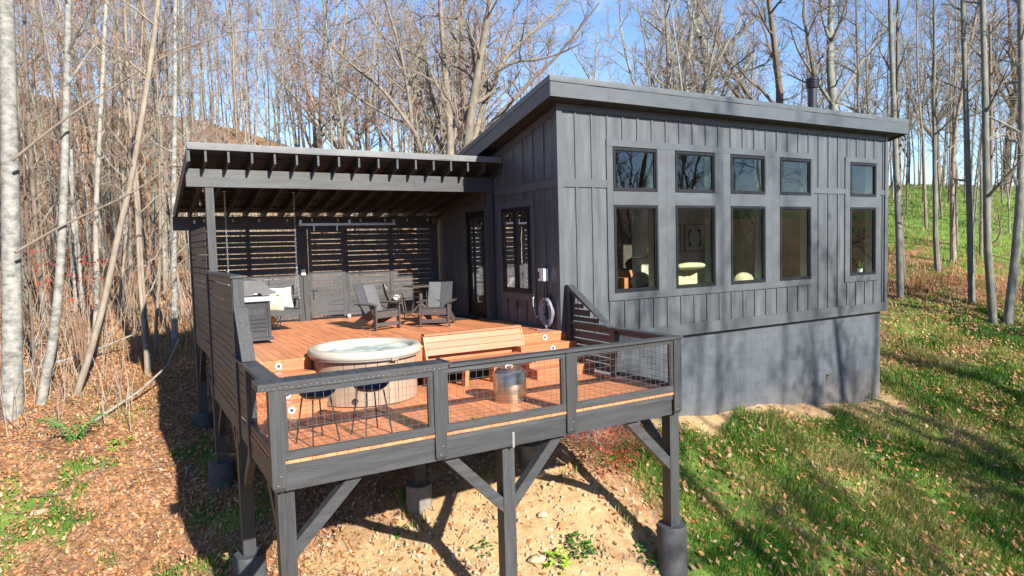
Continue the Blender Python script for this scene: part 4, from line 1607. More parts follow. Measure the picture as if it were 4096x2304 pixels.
plaid_roll((-1.62, 4.98, .53), R(62), "plaid rolled cushion on the woven chair left of the cafe table")
plaid_roll((-.50, 5.02, .53), R(-58), "plaid rolled cushion on the woven chair right of the cafe table")

# ------------------------------------------------------------------ grill
gr = tag(empty("gas_grill", (-5.48, 2.55, 0)), "black cart gas grill with grey hood behind the slatted side wall", "grill")
gx0, gx1, gy0, gy1 = -5.74, -5.24, 2.28, 2.82
MB().box(gx0, gx1, gy0 + .02, gy1, .12, .80).build("cabinet", "grill_body", gr)
MB().box(gx0 - .03, gx1 + .07, gy0 - .04, gy1 + .04, .065, .115).build("base_shelf", "grill_body", gr)
for x in (gx0 - .02, gx1 - .02):
    MB().box(x, x + .05, gy0 - .005, gy0 + .04, .12, .90).build("upright", "grill_body", gr)
lv = MB()
for k in range(4):
    z = .23 + .075 * k
    lv.prism([(gy0 + .019, z), (gy0 + .004, z + .01), (gy0 + .019, z + .03)], 0, gx0 + .06, gx1 - .06)
lv.build("louvre", "grill_body", gr)
vt = MB()
for i in range(3):
    for j in range(5):
        vt.box(gx0 + .09 + .115 * i, gx0 + .18 + .115 * i, gy0 + .015, gy0 + .021, .575 + .02 * j, .580 + .02 * j)
tag(vt.build("vent_slots", "grill_lid", gr), kind="stuff")
MB().prism([(gx0 - .02, .86), (gx1 + .02, .86), (gx1 - .02, .74), (gx0 + .04, .74)], 1, gy0 + .03, gy1 - .02).build("firebox", "grill_lid", gr)
hood = [(gx0 - .07, .92), (gx0 - .06, 1.13), (gx0 - .02, 1.20), (gx0 + .10, 1.225), (gx1 - .13, 1.21), (gx1 - .05, 1.16), (gx1 + .06, 1.03), (gx1 + .16, .985), (gx1 + .15, .955), (gx1 + .02, .93), (gx1 - .09, .915), (gx1 - .14, .965), (gx1 - .24, .97), (gx1 - .28, .93)]
MB().prism(hood, 1, gy0 + .02, gy1).build("hood", "grill_lid", gr)
MB().box(gx0 - .03, gx1 + .06, gy0 - .06, gy0 - .01, .82, .90).build("folding_shelf", "galvanized", gr)
MB().box(gx0 - .03, gx1 + .04, gy0 - .012, gy1, .86, .915).build("tray", "grill_lid", gr)
for x, y in ((gx0, gy0), (gx1 + .02, gy0), (gx0, gy1), (gx1 + .02, gy1)):
    MB().tube([(x - .015, y, .035), (x + .015, y, .035)], .034, 12).build("caster", "black_plastic", gr)
MB().blob((gx1 + .20, gy0 + .1, .90), (.03, .02, .02), 8, 5).build("dial", "steel", gr)

# ------------------------------------------------------------------ porch swing
sw = tag(empty("porch_swing", (-5.0, 4.1, .4)), "dark hanging porch swing bench on chains under the porch roof", "porch swing")
sx0, sx1 = -5.72, -4.26
for k in range(4):
    piece("seat_slat", "black_stain_x", sw, sx0, sx1, 3.83 + .12 * k, 3.94 + .12 * k, .46, .485)
piece("front_rail", "black_stain_x", sw, sx0, sx1, 3.79, 3.825, .38, .487)
for k in range(4):
    piece("back_slat", "black_stain_x", sw, sx0, sx1, 4.33 + .03 * k, 4.355 + .03 * k, .53 + .12 * k, .63 + .12 * k)
for x in (sx0, sx1 - .05):
    piece("armrest", "black_stain_y", sw, x, x + .06, 3.83, 4.40, .68, .71)
    piece("arm_post", "black_stain", sw, x + .005, x + .045, 3.84, 3.89, .40, .68)
    piece("back_post", "black_stain", sw, x + .005, x + .045, 4.38, 4.43, .40, 1.02)


def chain(p0, p1):
    p0 = np.array(p0, float); p1 = np.array(p1, float)
    L_ = np.linalg.norm(p1 - p0)
    n = int(L_ / .046)
    m = MB()
    t = (p1 - p0) / L_
    s_ = np.cross(t, (0.3, 1, 0.1)); s_ /= np.linalg.norm(s_)
    q = np.cross(t, s_)
    for i in range(n):
        c = p0 + t * (i + .5) * L_ / n
        a = s_ if i % 2 else q
        ring = [c + .030 * math.cos(b) * t + .015 * math.sin(b) * a for b in np.arange(9) * math.pi / 4]
        m.tube(ring, .0045, 4, False)
    return m


for x in (sx0 + .02, sx1 - .03):
    zt = pz(4.0) + .03
    kn = (x, 4.02, 1.45)
    MB().lathe([(.018, 0), (.03, .012), (.018, .024)], 12, (x, 4.0, zt - .04)).build("eye_bolt", "galvanized", sw)
    tag(chain((x, 4.0, zt - .03), kn).build("chain", "galvanized", sw), kind="stuff")
    tag(chain(kn, (x, 3.84, .46)).build("chain", "galvanized", sw), kind="stuff")
    tag(chain(kn, (x, 4.36, .72)).build("chain", "galvanized", sw), kind="stuff")


def cushion(c, w, h, d, rx, rz, material, name, label):
    m = MB()
    n = 14
    Vv = []
    for s_ in (-1, 1):
        for i in range(n + 1):
            for j in range(n + 1):
                u = -1 + 2 * i / n; v = -1 + 2 * j / n
                k = (1 - u ** 2) * (1 - v ** 2)
                pin = 1 - .10 * ((1 - u * u) * v * v + (1 - v * v) * u * u)
                Vv.append((u * w * pin, s_ * d * max(k, 0) ** .5, v * h * pin))
    N = (n + 1) ** 2
    Ff = []
    for s_ in range(2):
        for i in range(n):
            for j in range(n):
                q = [s_ * N + i * (n + 1) + j, s_ * N + (i + 1) * (n + 1) + j, s_ * N + (i + 1) * (n + 1) + j + 1, s_ * N + i * (n + 1) + j + 1]
                Ff.append(tuple(q))
    Mx = Euler((rx, 0, rz)).to_matrix()
    Vv = [tuple(Mx @ Vector(p) + Vector(c)) for p in Vv]
    o = MB().add(Vv, Ff).build(name, material, None, True)
    tag(o, label, "cushion")


cushion((-4.62, 4.16, .74), .25, .24, .08, R(-16), R(6), "white_fabric", "white_cushion", "white tufted cushion standing on the porch swing")
cushion((-4.84, 3.98, .66), .23, .20, .07, R(-20), R(-10), "tan_fabric", "tan_cushion", "smaller tan fringed cushion in front of the white one on the swing")
cushion((-5.35, 4.16, .76), .30, .28, .07, R(-16), R(-6), "white_fabric", "white_cushion", "white cushion on the swing mostly hidden behind the grill hood")
# firewood rack
fw = tag(empty("firewood_rack", (-4.85, 4.65, 0)), "round wire rack of split firewood under the porch swing", "firewood rack")
ring = [(-4.85 + .30 * math.cos(a), 4.62, .34 + .30 * math.sin(a)) for a in np.linspace(math.pi * .95, math.pi * 2.05, 16)]
MB().tube(ring, .01, 6).tube([(p[0], 4.95, p[2]) for p in ring], .01, 6).tube([(-5.05, 4.62, .02), (-4.6, 4.62, .02), (-4.55, 4.62, .2)], .01, 6).build("rack", "black_plastic", fw)
g = random.Random(3)
for k in range(14):
    a = g.uniform(math.pi * 1.0, math.pi * 2.0); r = g.uniform(.02, .21)
    cx, cz = -4.85 + r * math.cos(a), .36 + r * math.sin(a)
    pol = [(cx + g.uniform(.05, .085) * math.cos(b), cz + g.uniform(.05, .085) * math.sin(b)) for b in np.linspace(0, 6.28, 7)[:-1]]
    MB().prism(pol, 1, 4.58 + g.uniform(-.03, .03), 4.98).build("log", "firewood", fw)

# ------------------------------------------------------------------ string lights
sl = tag(empty("string_lights", (-3.1, 5.8, 2.6)), "black string lights with small clear bulbs under the porch rafters", "string lights")
pts = [(-6.2, 3.1, 3.2), (-6.2, 3.9, 2.95), (-6.2, 4.7, 2.78), (-6.2, 5.75, 2.62)]
bul = [(-6.17, 3.3, 3.08), (-6.17, 4.0, 2.86), (-6.17, 4.8, 2.68), (-6.15, 5.6, 2.56)]
xs = [-6.15, -5.93, -5.31, -4.72, -4.07, -3.47, -2.82, -2.23, -1.57, -.95, -.36, -.1]
for a, b in zip(xs[:-1], xs[1:]):
    pts += [(a, 5.80, 2.635), ((a + b) / 2, 5.80, 2.615)]
pts.append((-.1, 5.8, 2.63))
MB().tube(pts, .008, 5).build("cord", "black_plastic", sl)
for (x, y, z) in bul + [(x, 5.80, 2.60) for x in xs[1:-1]]:
    so = MB().tube([(x, y, z + .03), (x, y, z - .035)], .014, 8).build("socket", "black_plastic", sl)
    MB().lathe([(.012, -.035), (.024, -.07), (.027, -.09), (.018, -.115), (0, -.122)], 12, (x, y, z)).build("bulb", "bulb_glass", so, True)

# ------------------------------------------------------------------ on the cabin side wall
eb = tag(empty("electrical_box", (-.05, .54, 1.0)), "pale grey electrical disconnect box on the cabin side wall", "electrical box")
MB().box(-.105, .0, .43, .64, 1.0, 1.255).build("body", "white_plastic", eb)
MB().box(-.118, -.106, .425, .645, 1.0, 1.262).build("cover", "white_plastic", eb)
MB().box(-.13, -.119, .585, .625, 1.05, 1.19).build("lever", "black_plastic", eb)
MB().tube([(-.04, .535, 1.0), (-.04, .535, .0)], .012, 6).build("conduit", "black_plastic", eb)
ob = tag(empty("wall_outlet", (0, 1.74, .4)), "small brown covered outlet on the cabin wall under the casement window", "outlet")
MB().box(-.05, .002, 1.70, 1.78, .37, .50).build("cover", "resin_brown", ob)
tp = tag(empty("garden_tap", (-.06, .84, .6)), "brass garden tap with green handle on the cabin side wall", "tap")
MB().tube([(.0, .84, .67), (-.10, .84, .67), (-.13, .84, .62)], .018, 8).build("spout", "brass", tp)
MB().lathe([(.0, 0), (.04, .005), (.04, .015), (0, .02)], 12, (-.10, .84, .70)).build("handle", "plant_green", tp)
MB().tube([(-.13, .84, .62), (-.14, .83, .5), (-.13, .80, .35), (-.12, .72, .22), (-.1, .62, .30)], .011, 8).build("connector", "hose", tp)
hs = tag(empty("garden_hose", (-.1, .42, .1)), "coiled grey garden hose hanging on the cabin side wall", "hose")
hp = []
g = random.Random(8)
for k in range(10 * 20):
    a = 2 * math.pi * k / 20
    j = k // 20
    ry, rz_ = .19 + .06 * math.sin(j * 2.3), .235 + .07 * math.sin(j * 1.7)
    hp.append((-.05 - .011 * (j % 5) - .01 * math.sin(a), .42 + ry * math.cos(a) + .02 * math.sin(j), .36 + rz_ * math.sin(a) - .01 * (j % 3)))
hp += [(-.1, .42, .10), (-.16, .30, .03), (-.2, .1, .015), (-.35, .35, .012), (-.30, .75, .012)]
MB().tube(hp, .0135, 6).build("hose", "hose", hs, True)
MB().bar((-.01, .42, .55), (-.01, .42, .72), .10, .02, (1, 0, 0)).bar((0, .42, .60), (-.14, .42, .60), .08, .015).build("hanger", "black_plastic", hs)
dm_ = tag(empty("door_mat", (-.5, 3.8, 0)), "dark door mat on the deck in front of the glass door", "mat")
MB().box(-.80, -.12, 3.25, 4.4, .003, .018).build("mat", "door_mat", dm_)
# ------------------------------------------------------------------ trees


def grow(path, rad, rnd, trunk, twig, n_br, t0, br_len, ang, lvl3=4, lvl2=5, up=.35, min_r=.0075, leaf=None):
    """hang branches on a stem. path: (n,3) points, rad: radii. trunk / twig: MB for thick and thin wood"""
    P = np.asarray(path, float)
    seg = np.linalg.norm(np.diff(P, axis=0), axis=1)
    S = np.r_[0, np.cumsum(seg)]
    S /= S[-1]

    def pt(t):
        return np.array([np.interp(t, S, P[:, k]) for k in range(3)])

    def limb(p, d, L, r, nseg, sides, mbx, curl):
        q = [p]
        d = d / np.linalg.norm(d)
        for i in range(nseg):
            d = d + np.array((rnd.gauss(0, .16), rnd.gauss(0, .16), rnd.gauss(0, .12) + curl))
            d /= np.linalg.norm(d)
            q.append(q[-1] + d * L / nseg)
        rr = np.linspace(r, max(r * .28, min_r * .7), nseg + 1)
        mbx.tube(q, rr, sides, False)
        return np.array(q), rr

    def child_dir(d, spread):
        ax = np.array((rnd.gauss(0, 1), rnd.gauss(0, 1), rnd.gauss(0, 1)))
        ax -= d * ax.dot(d)
        ax /= (np.linalg.norm(ax) + 1e-9)
        return d * math.cos(spread) + ax * math.sin(spread)
    tips = []
    for i in range(n_br):
        t = t0 + (1 - t0) * ((i + rnd.random()) / n_br) ** .9
        p = pt(min(t, .995))
        r = float(np.interp(t, S, rad))
        a = rnd.random() * 2 * math.pi
        tilt = R(rnd.uniform(*ang))
        d = np.array((math.cos(a) * math.sin(tilt), math.sin(a) * math.sin(tilt), math.cos(tilt)))
        L = br_len * (1.12 - .75 * t) * rnd.uniform(.7, 1.25)
        q, rr = limb(p, d, L, min(r * .55, .02 + .028 * L), 5, 5, trunk, .06 * up / .35)
        for j in range(lvl2):
            s = rnd.uniform(.25, 1.0)
            k = min(int(s * 5), 4)
            p2 = q[k] + (q[k + 1] - q[k]) * (s * 5 - k)
            d2 = child_dir((q[k + 1] - q[k]) / (np.linalg.norm(q[k + 1] - q[k]) + 1e-9), rnd.uniform(.35, .95))
            q2, r2 = limb(p2, d2, L * rnd.uniform(.30, .6), max(rr[k] * .5, min_r * 1.3), 4, 4, twig, .04)
            for m in range(lvl3):
                s3 = rnd.uniform(.2, 1.0)
                k3 = min(int(s3 * 4), 3)
                p3 = q2[k3] + (q2[k3 + 1] - q2[k3]) * (s3 * 4 - k3)
                d3 = child_dir((q2[k3 + 1] - q2[k3]) / (np.linalg.norm(q2[k3 + 1] - q2[k3]) + 1e-9), rnd.uniform(.3, .9))
                q3, _ = limb(p3, d3, L * rnd.uniform(.12, .3), min_r, 3, 3, twig, .03)
                tips.append(q3[-1])
                tips.append(q3[1])
    return tips


def leaves_at(tips, rnd, n, size, spread=.25):
    V_ = []
    F_ = []
    for i in range(n):
        c = np.array(tips[rnd.randrange(len(tips))]) + np.array([rnd.gauss(0, spread) for _ in range(3)])
        a = np.array([rnd.gauss(0, 1) for _ in range(3)]); a /= np.linalg.norm(a)
        b = np.cross(a, [rnd.gauss(0, 1) for _ in range(3)]); b /= (np.linalg.norm(b) + 1e-9)
        s = size * rnd.uniform(.6, 1.3)
        o = len(V_)
        V_ += [c - a * s, c + b * s * .5, c + a * s, c - b * s * .5]
        F_.append((o, o + 1, o + 2, o + 3))
    return MB().add(V_, F_)


def trunk_path(rnd, H, lean=.03, wob=.05, n=12):
    p = np.zeros(3)
    d = np.array((rnd.gauss(0, lean), rnd.gauss(0, lean), 1.0))
    out = [np.array((0, 0, -.4)), p.copy()]
    for i in range(n):
        d = d + np.array((rnd.gauss(0, wob), rnd.gauss(0, wob), 0))
        d[:2] *= .96
        d[2] = 1
        p = p + d / np.linalg.norm(d) * H / n
        out.append(p.copy())
    return np.array(out)


def make_tree(seed, H, r0, style, bark, tw, name="bare_tree"):
    rnd = random.Random(seed)
    root = empty(name)
    tk, tg = MB(), MB()
    path = trunk_path(rnd, H, *((.03, .035) if style != 'crooked' else (.08, .10)))
    s = np.linspace(0, 1, len(path))
    rad = r0 * (1 - .86 * s ** .9)
    rad[0] *= 1.35
    rad[1] *= 1.18
    tk.tube(path, rad, 9, False)
    tips = []
    if style == 'pole':
        tips = grow(path, rad, rnd, tk, tg, 32, .30, H * .15, (25, 70), 4, 5, min_r=.006)
    elif style == 'slim':
        tips = grow(path, rad, rnd, tk, tg, 26, .26, H * .13, (25, 75), 4, 4, min_r=.006)
    elif style == 'sapling':
        tips = grow(path, rad, rnd, tk, tg, 20, .15, H * .12, (20, 60), 3, 4, min_r=.0055)
    elif style == 'spread':
        for k in range(3):
            a = rnd.random() * 6.28
            i0 = rnd.randrange(3, 6)
            q = [path[i0]]
            d = np.array((math.cos(a) * .6, math.sin(a) * .6, .8))
            for j in range(6):
                d = d + np.array((rnd.gauss(0, .14), rnd.gauss(0, .14), .06))
                d /= np.linalg.norm(d)
                q.append(q[-1] + d * H * .09)
            rr = np.linspace(rad[i0] * .7, .03, len(q))
            tk.tube(q, rr, 7, False)
            tips += grow(q, rr, rnd, tk, tg, 8, .25, H * .16, (25, 85), 5, 5)
        tips += grow(path, rad, rnd, tk, tg, 14, .38, H * .24, (30, 85), 5, 5)
    elif style == 'crooked':
        tips = grow(path, rad, rnd, tk, tg, 16, .30, H * .24, (30, 95), 4, 5)
    tr_ = local(tk, "trunk", bark, root, True)
    cr_ = local(tg, "crown", tw, root)
    return root, tips


POLES = []
for k in range(7):
    bark = ("bark_pale", "bark_warm", "bark_warm", "bark_pale", "bark_green", "bark_dark", "bark_warm")[k]
    POLES.append(make_tree(100 + k, random.uniform(15, 20), random.uniform(.085, .145), 'pole' if k % 2 else 'slim', bark, ("twig", "twig_pale", "twig_red")[k % 3]))
SPREAD = []
for k in range(4):
    SPREAD.append(make_tree(200 + k, random.uniform(15, 19), random.uniform(.22, .32), 'spread', ("bark_warm", "bark_pale", "bark_green", "bark_dark")[k], ("twig_red", "twig_pale", "twig", "twig")[k]))
CROOK = []
for k in range(3):
    CROOK.append(make_tree(300 + k, random.uniform(8, 12), random.uniform(.06, .11), 'crooked', ("bark_warm", "bark_dark", "bark_pale")[k], ("twig_red", "twig", "twig_pale")[k]))
SAPL = []
for k in range(6):
    SAPL.append(make_tree(400 + k, random.uniform(10, 14), random.uniform(.035, .06), 'sapling', ("bark_pale", "bark_warm", "bark_green", "bark_pale", "bark_dark", "bark_warm")[k], ("twig_pale", "twig", "twig_red")[k % 3], "sapling"))
# one spreading tree and one pole that still hold rust coloured leaves
rl = random.Random(77)
for rt, tips in (SPREAD[0], POLES[5]):
    local(leaves_at(tips, rl, 900, .085, .3), "dry_leaves", "rust_leaf", rt)
for rt, tips in (CROOK[0],):
    local(leaves_at(tips, rl, 400, .075, .25), "dry_leaves", "rust_leaf", rt)

PROTO_USED = set()
PLACED = []


BARKW = {'bark_pale': 'pale grey', 'bark_warm': 'tan', 'bark_dark': 'dark brown', 'bark_green': 'grey-green', 'bark_birch': 'white'}


def place(proto, x, y, sc, rz, label, group, dz=0.0):
    root = proto[0]
    tr0 = [c for c in root.children if c.name.startswith('trunk')][0]
    dry = any(c.name.startswith('dry') for c in root.children)
    label = label.replace('bare', ('rust leaved ' if dry else 'bare ') + BARKW[tr0.data.materials[0].name], 1)
    loc = (x, y, g1(x, y) + dz)
    if root.name not in PROTO_USED:
        PROTO_USED.add(root.name)
        o = root
        o.location = loc
        o.rotation_euler = (0, 0, rz)
        o.scale = (sc, sc, sc)
    else:
        o = copy_tree(root, loc, rz, sc)
    tag(o, label, "tree", group)
    PLACED.append((x, y))
    return o


def polar(az, D):
    return CAM[0] + D * math.sin(R(az)), CAM[1] + D * math.cos(R(az))


def blocked(x, y):
    if -7.6 < x < 13.6 and -4 < y < 9.5:
        return True
    return False


tr = random.Random(21)
NT = 0


def scatter(n, az0, az1, d0, d1, protos, s0, s1, label, group, mind=.9):
    global NT
    c = 0
    tries = 0
    while c < n and tries < n * 40:
        tries += 1
        az = tr.uniform(az0, az1)
        D = math.sqrt(tr.uniform(d0 * d0, d1 * d1))
        x, y = polar(az, D)
        if blocked(x, y) or any((x - a) ** 2 + (y - b) ** 2 < mind * mind for a, b in PLACED):
            continue
        place(tr.choice(protos), x, y, tr.uniform(s0, s1), tr.uniform(0, 6.28), label, group)
        c += 1


LW = "slender bare tree in the dense wood left of the deck"
scatter(22, -8, 6, 28, 46, POLES, .6, .95, LW, "bare trees left of the deck")
scatter(36, -8, 9, 44, 75, POLES + CROOK[:1], .8, 1.25, "thin bare tree on the far hillside left of the porch roof", "bare trees on the left hillside")
scatter(28, 9, 27, 30, 50, POLES + SPREAD[:1], .65, 1.05, "slender bare tree behind the porch roof", "bare trees behind the porch roof")
scatter(34, 9, 30, 48, 75, POLES + CROOK, .8, 1.2, "small far bare tree on the crest behind the porch roof", "bare trees on the crest")
scatter(10, 27, 52, 30, 46, SPREAD + POLES[:2], .8, 1.1, "bare branching tree rising behind the cabin roof", "bare trees behind the cabin")
scatter(26, 27, 56, 44, 75, SPREAD[:2] + POLES + CROOK, .8, 1.15, "far bare tree rising behind the cabin roof", "far bare trees behind the cabin")
scatter(14, 57, 70, 34, 55, POLES + SPREAD[2:], .8, 1.1, "bare tree standing on the meadow crest right of the cabin", "bare trees on the meadow crest")
scatter(24, 57, 70, 52, 78, POLES + CROOK + SPREAD[2:], .75, 1.1, "far bare tree in the line beyond the meadow right of the cabin", "far bare trees beyond the meadow")
SP = "thin bare sapling among the larger trees "
scatter(62, -8, 8, 20, 46, SAPL, .8, 1.25, SP + "left of the deck", "saplings left of the deck", .6)
scatter(52, -7, 26, 32, 62, SAPL, .9, 1.4, SP + "behind the porch roof", "saplings behind the porch roof", .6)
scatter(16, 30, 56, 34, 60, SAPL, .9, 1.4, SP + "behind the cabin", "saplings behind the cabin", .6)
scatter(34, 57, 70, 32, 66, SAPL, .8, 1.3, SP + "right of the cabin", "saplings right of the cabin", .6)
# trees down the slope in front: they stripe the cabin and the grass with shadow and show in the panes
for k, (x, y, s_) in enumerate([(4.6, -17.5, 1.35), (7.4, -19.5, 1.45), (10.6, -18.0, 1.4), (13.8, -20.5, 1.5), (17.5, -18.5, 1.45), (21.5, -20.0, 1.5), (9.0, -24, 1.6), (26, -17, 1.3), (29, -21, 1.3), (35, -18, 1.2), (33, -26, 1.3), (25, -26, 1.5), (42, -22, 1.3), (40, -31, 1.3), (50, -26, 1.3), (48, -36, 1.3), (6.4, -22, 1.35), (12.2, -23, 1.4), (24, -31, 1.4), (28, -34, 1.5), (31, -30, 1.3), (36, -35, 1.4), (27, -40, 1.5), (34, -42, 1.5), (41, -40, 1.4), (45, -33, 1.3), (47, -44, 1.5), (37, -50, 1.6), (30, -48, 1.6), (54, -38, 1.4), (52, -50, 1.5), (60, -45, 1.5), (15.6, -17.2, 1.35), (19.4, -16.8, 1.3), (23.4, -18.2, 1.4), (12.4, -16.2, 1.3), (3.6, -21, 1.4)]):
    p = (POLES + SPREAD)[(k * 3 + 1) % 11] if k > 6 else POLES[(0, 2, 3, 4, 6, 1, 0)[k]]
    place(p, x, y, s_, k * 1.3, "bare tree down the slope in front of the cabin", "bare trees down the slope")


# ---- single trees that the photo lets one tell apart
def stem3(pts, D, dd=0.0, seed=0, r0=.1, r1=.05, ground_it=True):
    """a stem through photo points at depth D (slightly wandering in depth)"""
    g = random.Random(seed)
    n = len(pts)
    out = []
    off = 0.0
    for i, (u, v) in enumerate(pts):
        out.append(at(u, v, D + dd * i / max(1, n - 1) + off))
        off += g.gauss(0, .12)
    P = np.array(out)
    # smooth
    t = np.linspace(0, 1, n)
    tt = np.linspace(0, 1, n * 4)
    Q = np.stack([np.interp(tt, t, P[:, k]) for k in range(3)], 1)
    for _ in range(2):
        Q[1:-1] = (Q[:-2] + 2 * Q[1:-1] + Q[2:]) / 4
    if ground_it:
        b = Q[0].copy()
        zg = g1(b[0], b[1]) - .3
        if b[2] > zg:
            d = Q[0] - Q[1]
            foot = b.copy()
            foot[2] = zg
            foot[:2] += d[:2] * .3
            Q = np.vstack([foot, Q])
    rad = np.linspace(r0, r1, len(Q))
    if ground_it:
        rad[0] *= 1.3
    return Q, rad


def hero(name, label, stems, bark, tw, seed, cat="tree", group=None, leafn=0):
    rnd = random.Random(seed)
    q0 = stems[0][0][0]
    root = tag(empty(name, tuple(q0)), label, cat, group)
    tk, tg = MB(), MB()
    tips = []
    for (Q, rad, n_br, t0, bl, ang) in stems:
        (tg if rad[0] < .04 else tk).tube(Q, rad, 12, False)
        if n_br:
            tips += grow(Q, rad, rnd, tk, tg, n_br, t0, bl, ang, 4, 5, min_r=.006)
    tk.build("trunk", bark, root, True)
    if tg.n:
        tg.build("crown", tw, root)
    if leafn:
        leaves_at(tips, rnd, leafn, .1, .2).build("dry_leaves", "rust_leaf", root)
    return root


S = stem3
# left edge: big pale trunk
Q, r_ = S([(50, 2090), (50, 1700), (48, 1200), (42, 800), (35, 400), (25, 0), (12, -500), (0, -1200)], 14.8, .6, 1, .225, .12)
b1, rb1 = S([(60, 1010), (250, 900), (560, 760), (800, 560), (1010, 430)], 14.9, 2.5, 2, .03, .009, False)
b2, rb2 = S([(50, 640), (250, 480), (480, 330), (700, 200), (1000, 110), (1300, 130)], 14.9, 3.0, 3, .033, .009, False)
hero("birch_tree", "thick pale grey trunk at the left edge with long bare limbs reaching right", [(Q, r_, 5, .55, 2.6, (50, 80)), (b1, rb1, 9, .2, .9, (20, 80)), (b2, rb2, 10, .2, 1.0, (20, 80))], "bark_birch", "twig", 41)
# second, curved birch
Q, r_ = S([(125, 1930), (165, 1600), (215, 1350), (240, 1100), (255, 800), (262, 500), (270, 200), (275, -100), (280, -700)], 15.6, .5, 4, .115, .06)
hero("birch_tree", "curved white birch trunk just right of the thick left edge trunk", [(Q, r_, 8, .55, 2.2, (30, 70))], "bark_birch", "twig_pale", 42)
# leaning warm trunk
Q, r_ = S([(215, 1865), (280, 1650), (350, 1450), (420, 1200), (470, 950), (530, 700), (570, 450), (610, 200), (640, -50), (660, -500)], 16.4, .8, 5, .088, .05)
hero("leaning_tree", "slim tan trunk leaning to the right at the edge of the wood", [(Q, r_, 8, .5, 2.0, (30, 70))], "bark_warm", "twig_red", 43)
# group of slim stems further right on the left side
for k, (pts, D, r0, bk, lab) in enumerate([
        ([(590, 1640), (585, 1400), (560, 1150), (545, 800), (520, 500), (500, 100), (490, -400)], 18.2, .062, "bark_warm", "slim tan sapling standing alone on the leaf litter left of the deck"),
        ([(700, 1550), (698, 1300), (695, 1000), (695, 700), (700, 400), (700, 50), (705, -500)], 20.3, .10, "bark_birch", "straight pale trunk with a dark shaded base just left of the deck posts"),
        ([(655, 1430), (660, 1150), (650, 800), (640, 400), (620, 0)], 24.0, .075, "bark_pale", "thin pale trunk left of the straight pale trunk by the deck"),
        ([(370, 1480), (390, 1200), (380, 900), (400, 500), (420, 100), (440, -300)], 20.5, .09, "bark_pale", "pale forked trunk standing behind the leaning tan tree"),
        ([(175, 1560), (180, 1300), (150, 1000), (120, 600), (100, 200), (90, -300)], 20.0, .085, "bark_dark", "dark slim trunk between the curved birch and the left edge trunk"),
        ([(320, 1420), (300, 1100), (290, 800), (285, 600)], 22.0, .10, "bark_birch", "broken pale snag with a snapped top in the left wood"),
        ([(760, 1330), (755, 1000), (740, 700), (735, 300), (730, -200)], 27.0, .085, "bark_pale", "pale trunk rising right beside the rear corner of the porch"),
        ([(470, 1500), (468, 1300), (500, 1000), (520, 700), (560, 300), (580, -100)], 21.5, .055, "bark_warm", "thin wavering sapling behind the leaning tan tree")]):
    Q, r_ = S(pts, D, .8, 50 + k, r0, r0 * .5)
    nb_ = 0 if "snag" in lab else 9
    hero("slim_tree", lab, [(Q, r_, nb_, .4, 1.7, (25, 75))], bk, ("twig_pale", "twig", "twig_red")[k % 3], 60 + k)


def c17(*p):
    return [(1200 + a / 1.717, b / 1.717) for a, b in p]


# the big many-stemmed tree behind the porch roof
D0 = 29.5
big = []
for k, (pts, r0, r1, nb_, bl, base) in enumerate([
        (c17((1030, 1080), (1035, 900), (1005, 600), (985, 350), (960, 0), (950, -300)), .19, .07, 18, 3.0, True),
        (c17((1140, 1080), (1165, 850), (1210, 560), (1265, 250), (1310, 0), (1340, -350)), .23, .09, 22, 3.4, True),
        (c17((1175, 1040), (1240, 780), (1330, 540), (1420, 380), (1560, 250), (1780, 60), (1900, -60)), .14, .035, 26, 3.0, False),
        (c17((850, 1080), (800, 930), (740, 840), (560, 600), (370, 460), (180, 280), (20, 100)), .12, .03, 26, 2.6, True),
        (c17((770, 880), (745, 640), (690, 340), (620, 110), (560, -60)), .09, .04, 20, 2.6, False),
        (c17((980, 1060), (900, 850), (830, 680), (640, 400), (520, 160), (400, 0)), .10, .03, 24, 2.6, True),
        (c17((1000, 700), (900, 500), (880, 430), (700, 320), (560, 250)), .06, .025, 16, 2.2, False),
        (c17((1330, 500), (1480, 420), (1640, 410), (1780, 370), (1930, 300)), .07, .025, 18, 2.4, False),
        (c17((700, 840), (500, 740), (330, 620), (180, 520), (30, 440)), .07, .025, 18, 2.2, False),
        (c17((1210, 560), (1180, 300), (1120, 100), (1000, -60)), .06, .03, 16, 2.2, False)]):
    Q, r_ = S(pts, D0 + (k % 3) * .5, (.8, -1.2, 1.8)[k % 3], 80 + k, r0, r1, base)
    big.append((Q, r_, nb_, .15, bl * .85, (15, 75)))
hero("many_stemmed_tree", "big many-stemmed bare tree spreading above the porch roof beside the cabin", big, "bark_warm", "twig_pale", 91)
# pale sycamore behind the cabin ridge
sy = []
for k, (pts, r0, r1, nb_) in enumerate([([(2830, 420), (2835, 300), (2815, 180), (2790, 60), (2800, -80)], .34, .16, 10), ([(2835, 330), (2880, 230), (2960, 130), (3060, 40), (3120, -40)], .2, .06, 10), ([(2815, 250), (2730, 170), (2650, 130), (2560, 60)], .18, .05, 10), ([(2800, 150), (2760, 60), (2740, -60)], .16, .06, 8), ([(2850, 310), (2960, 290), (3060, 260), (3110, 200)], .10, .03, 8)]):
    Q, r_ = S(pts, 42, (1.5, -2, 2)[k % 3], 120 + k, r0, r1, k == 0)
    sy.append((Q, r_, nb_, .2, 2.6, (20, 80)))
hero("pale_barked_tree", "pale barked spreading tree in the middle above the cabin roof", sy, "bark_birch", "twig_pale", 131)
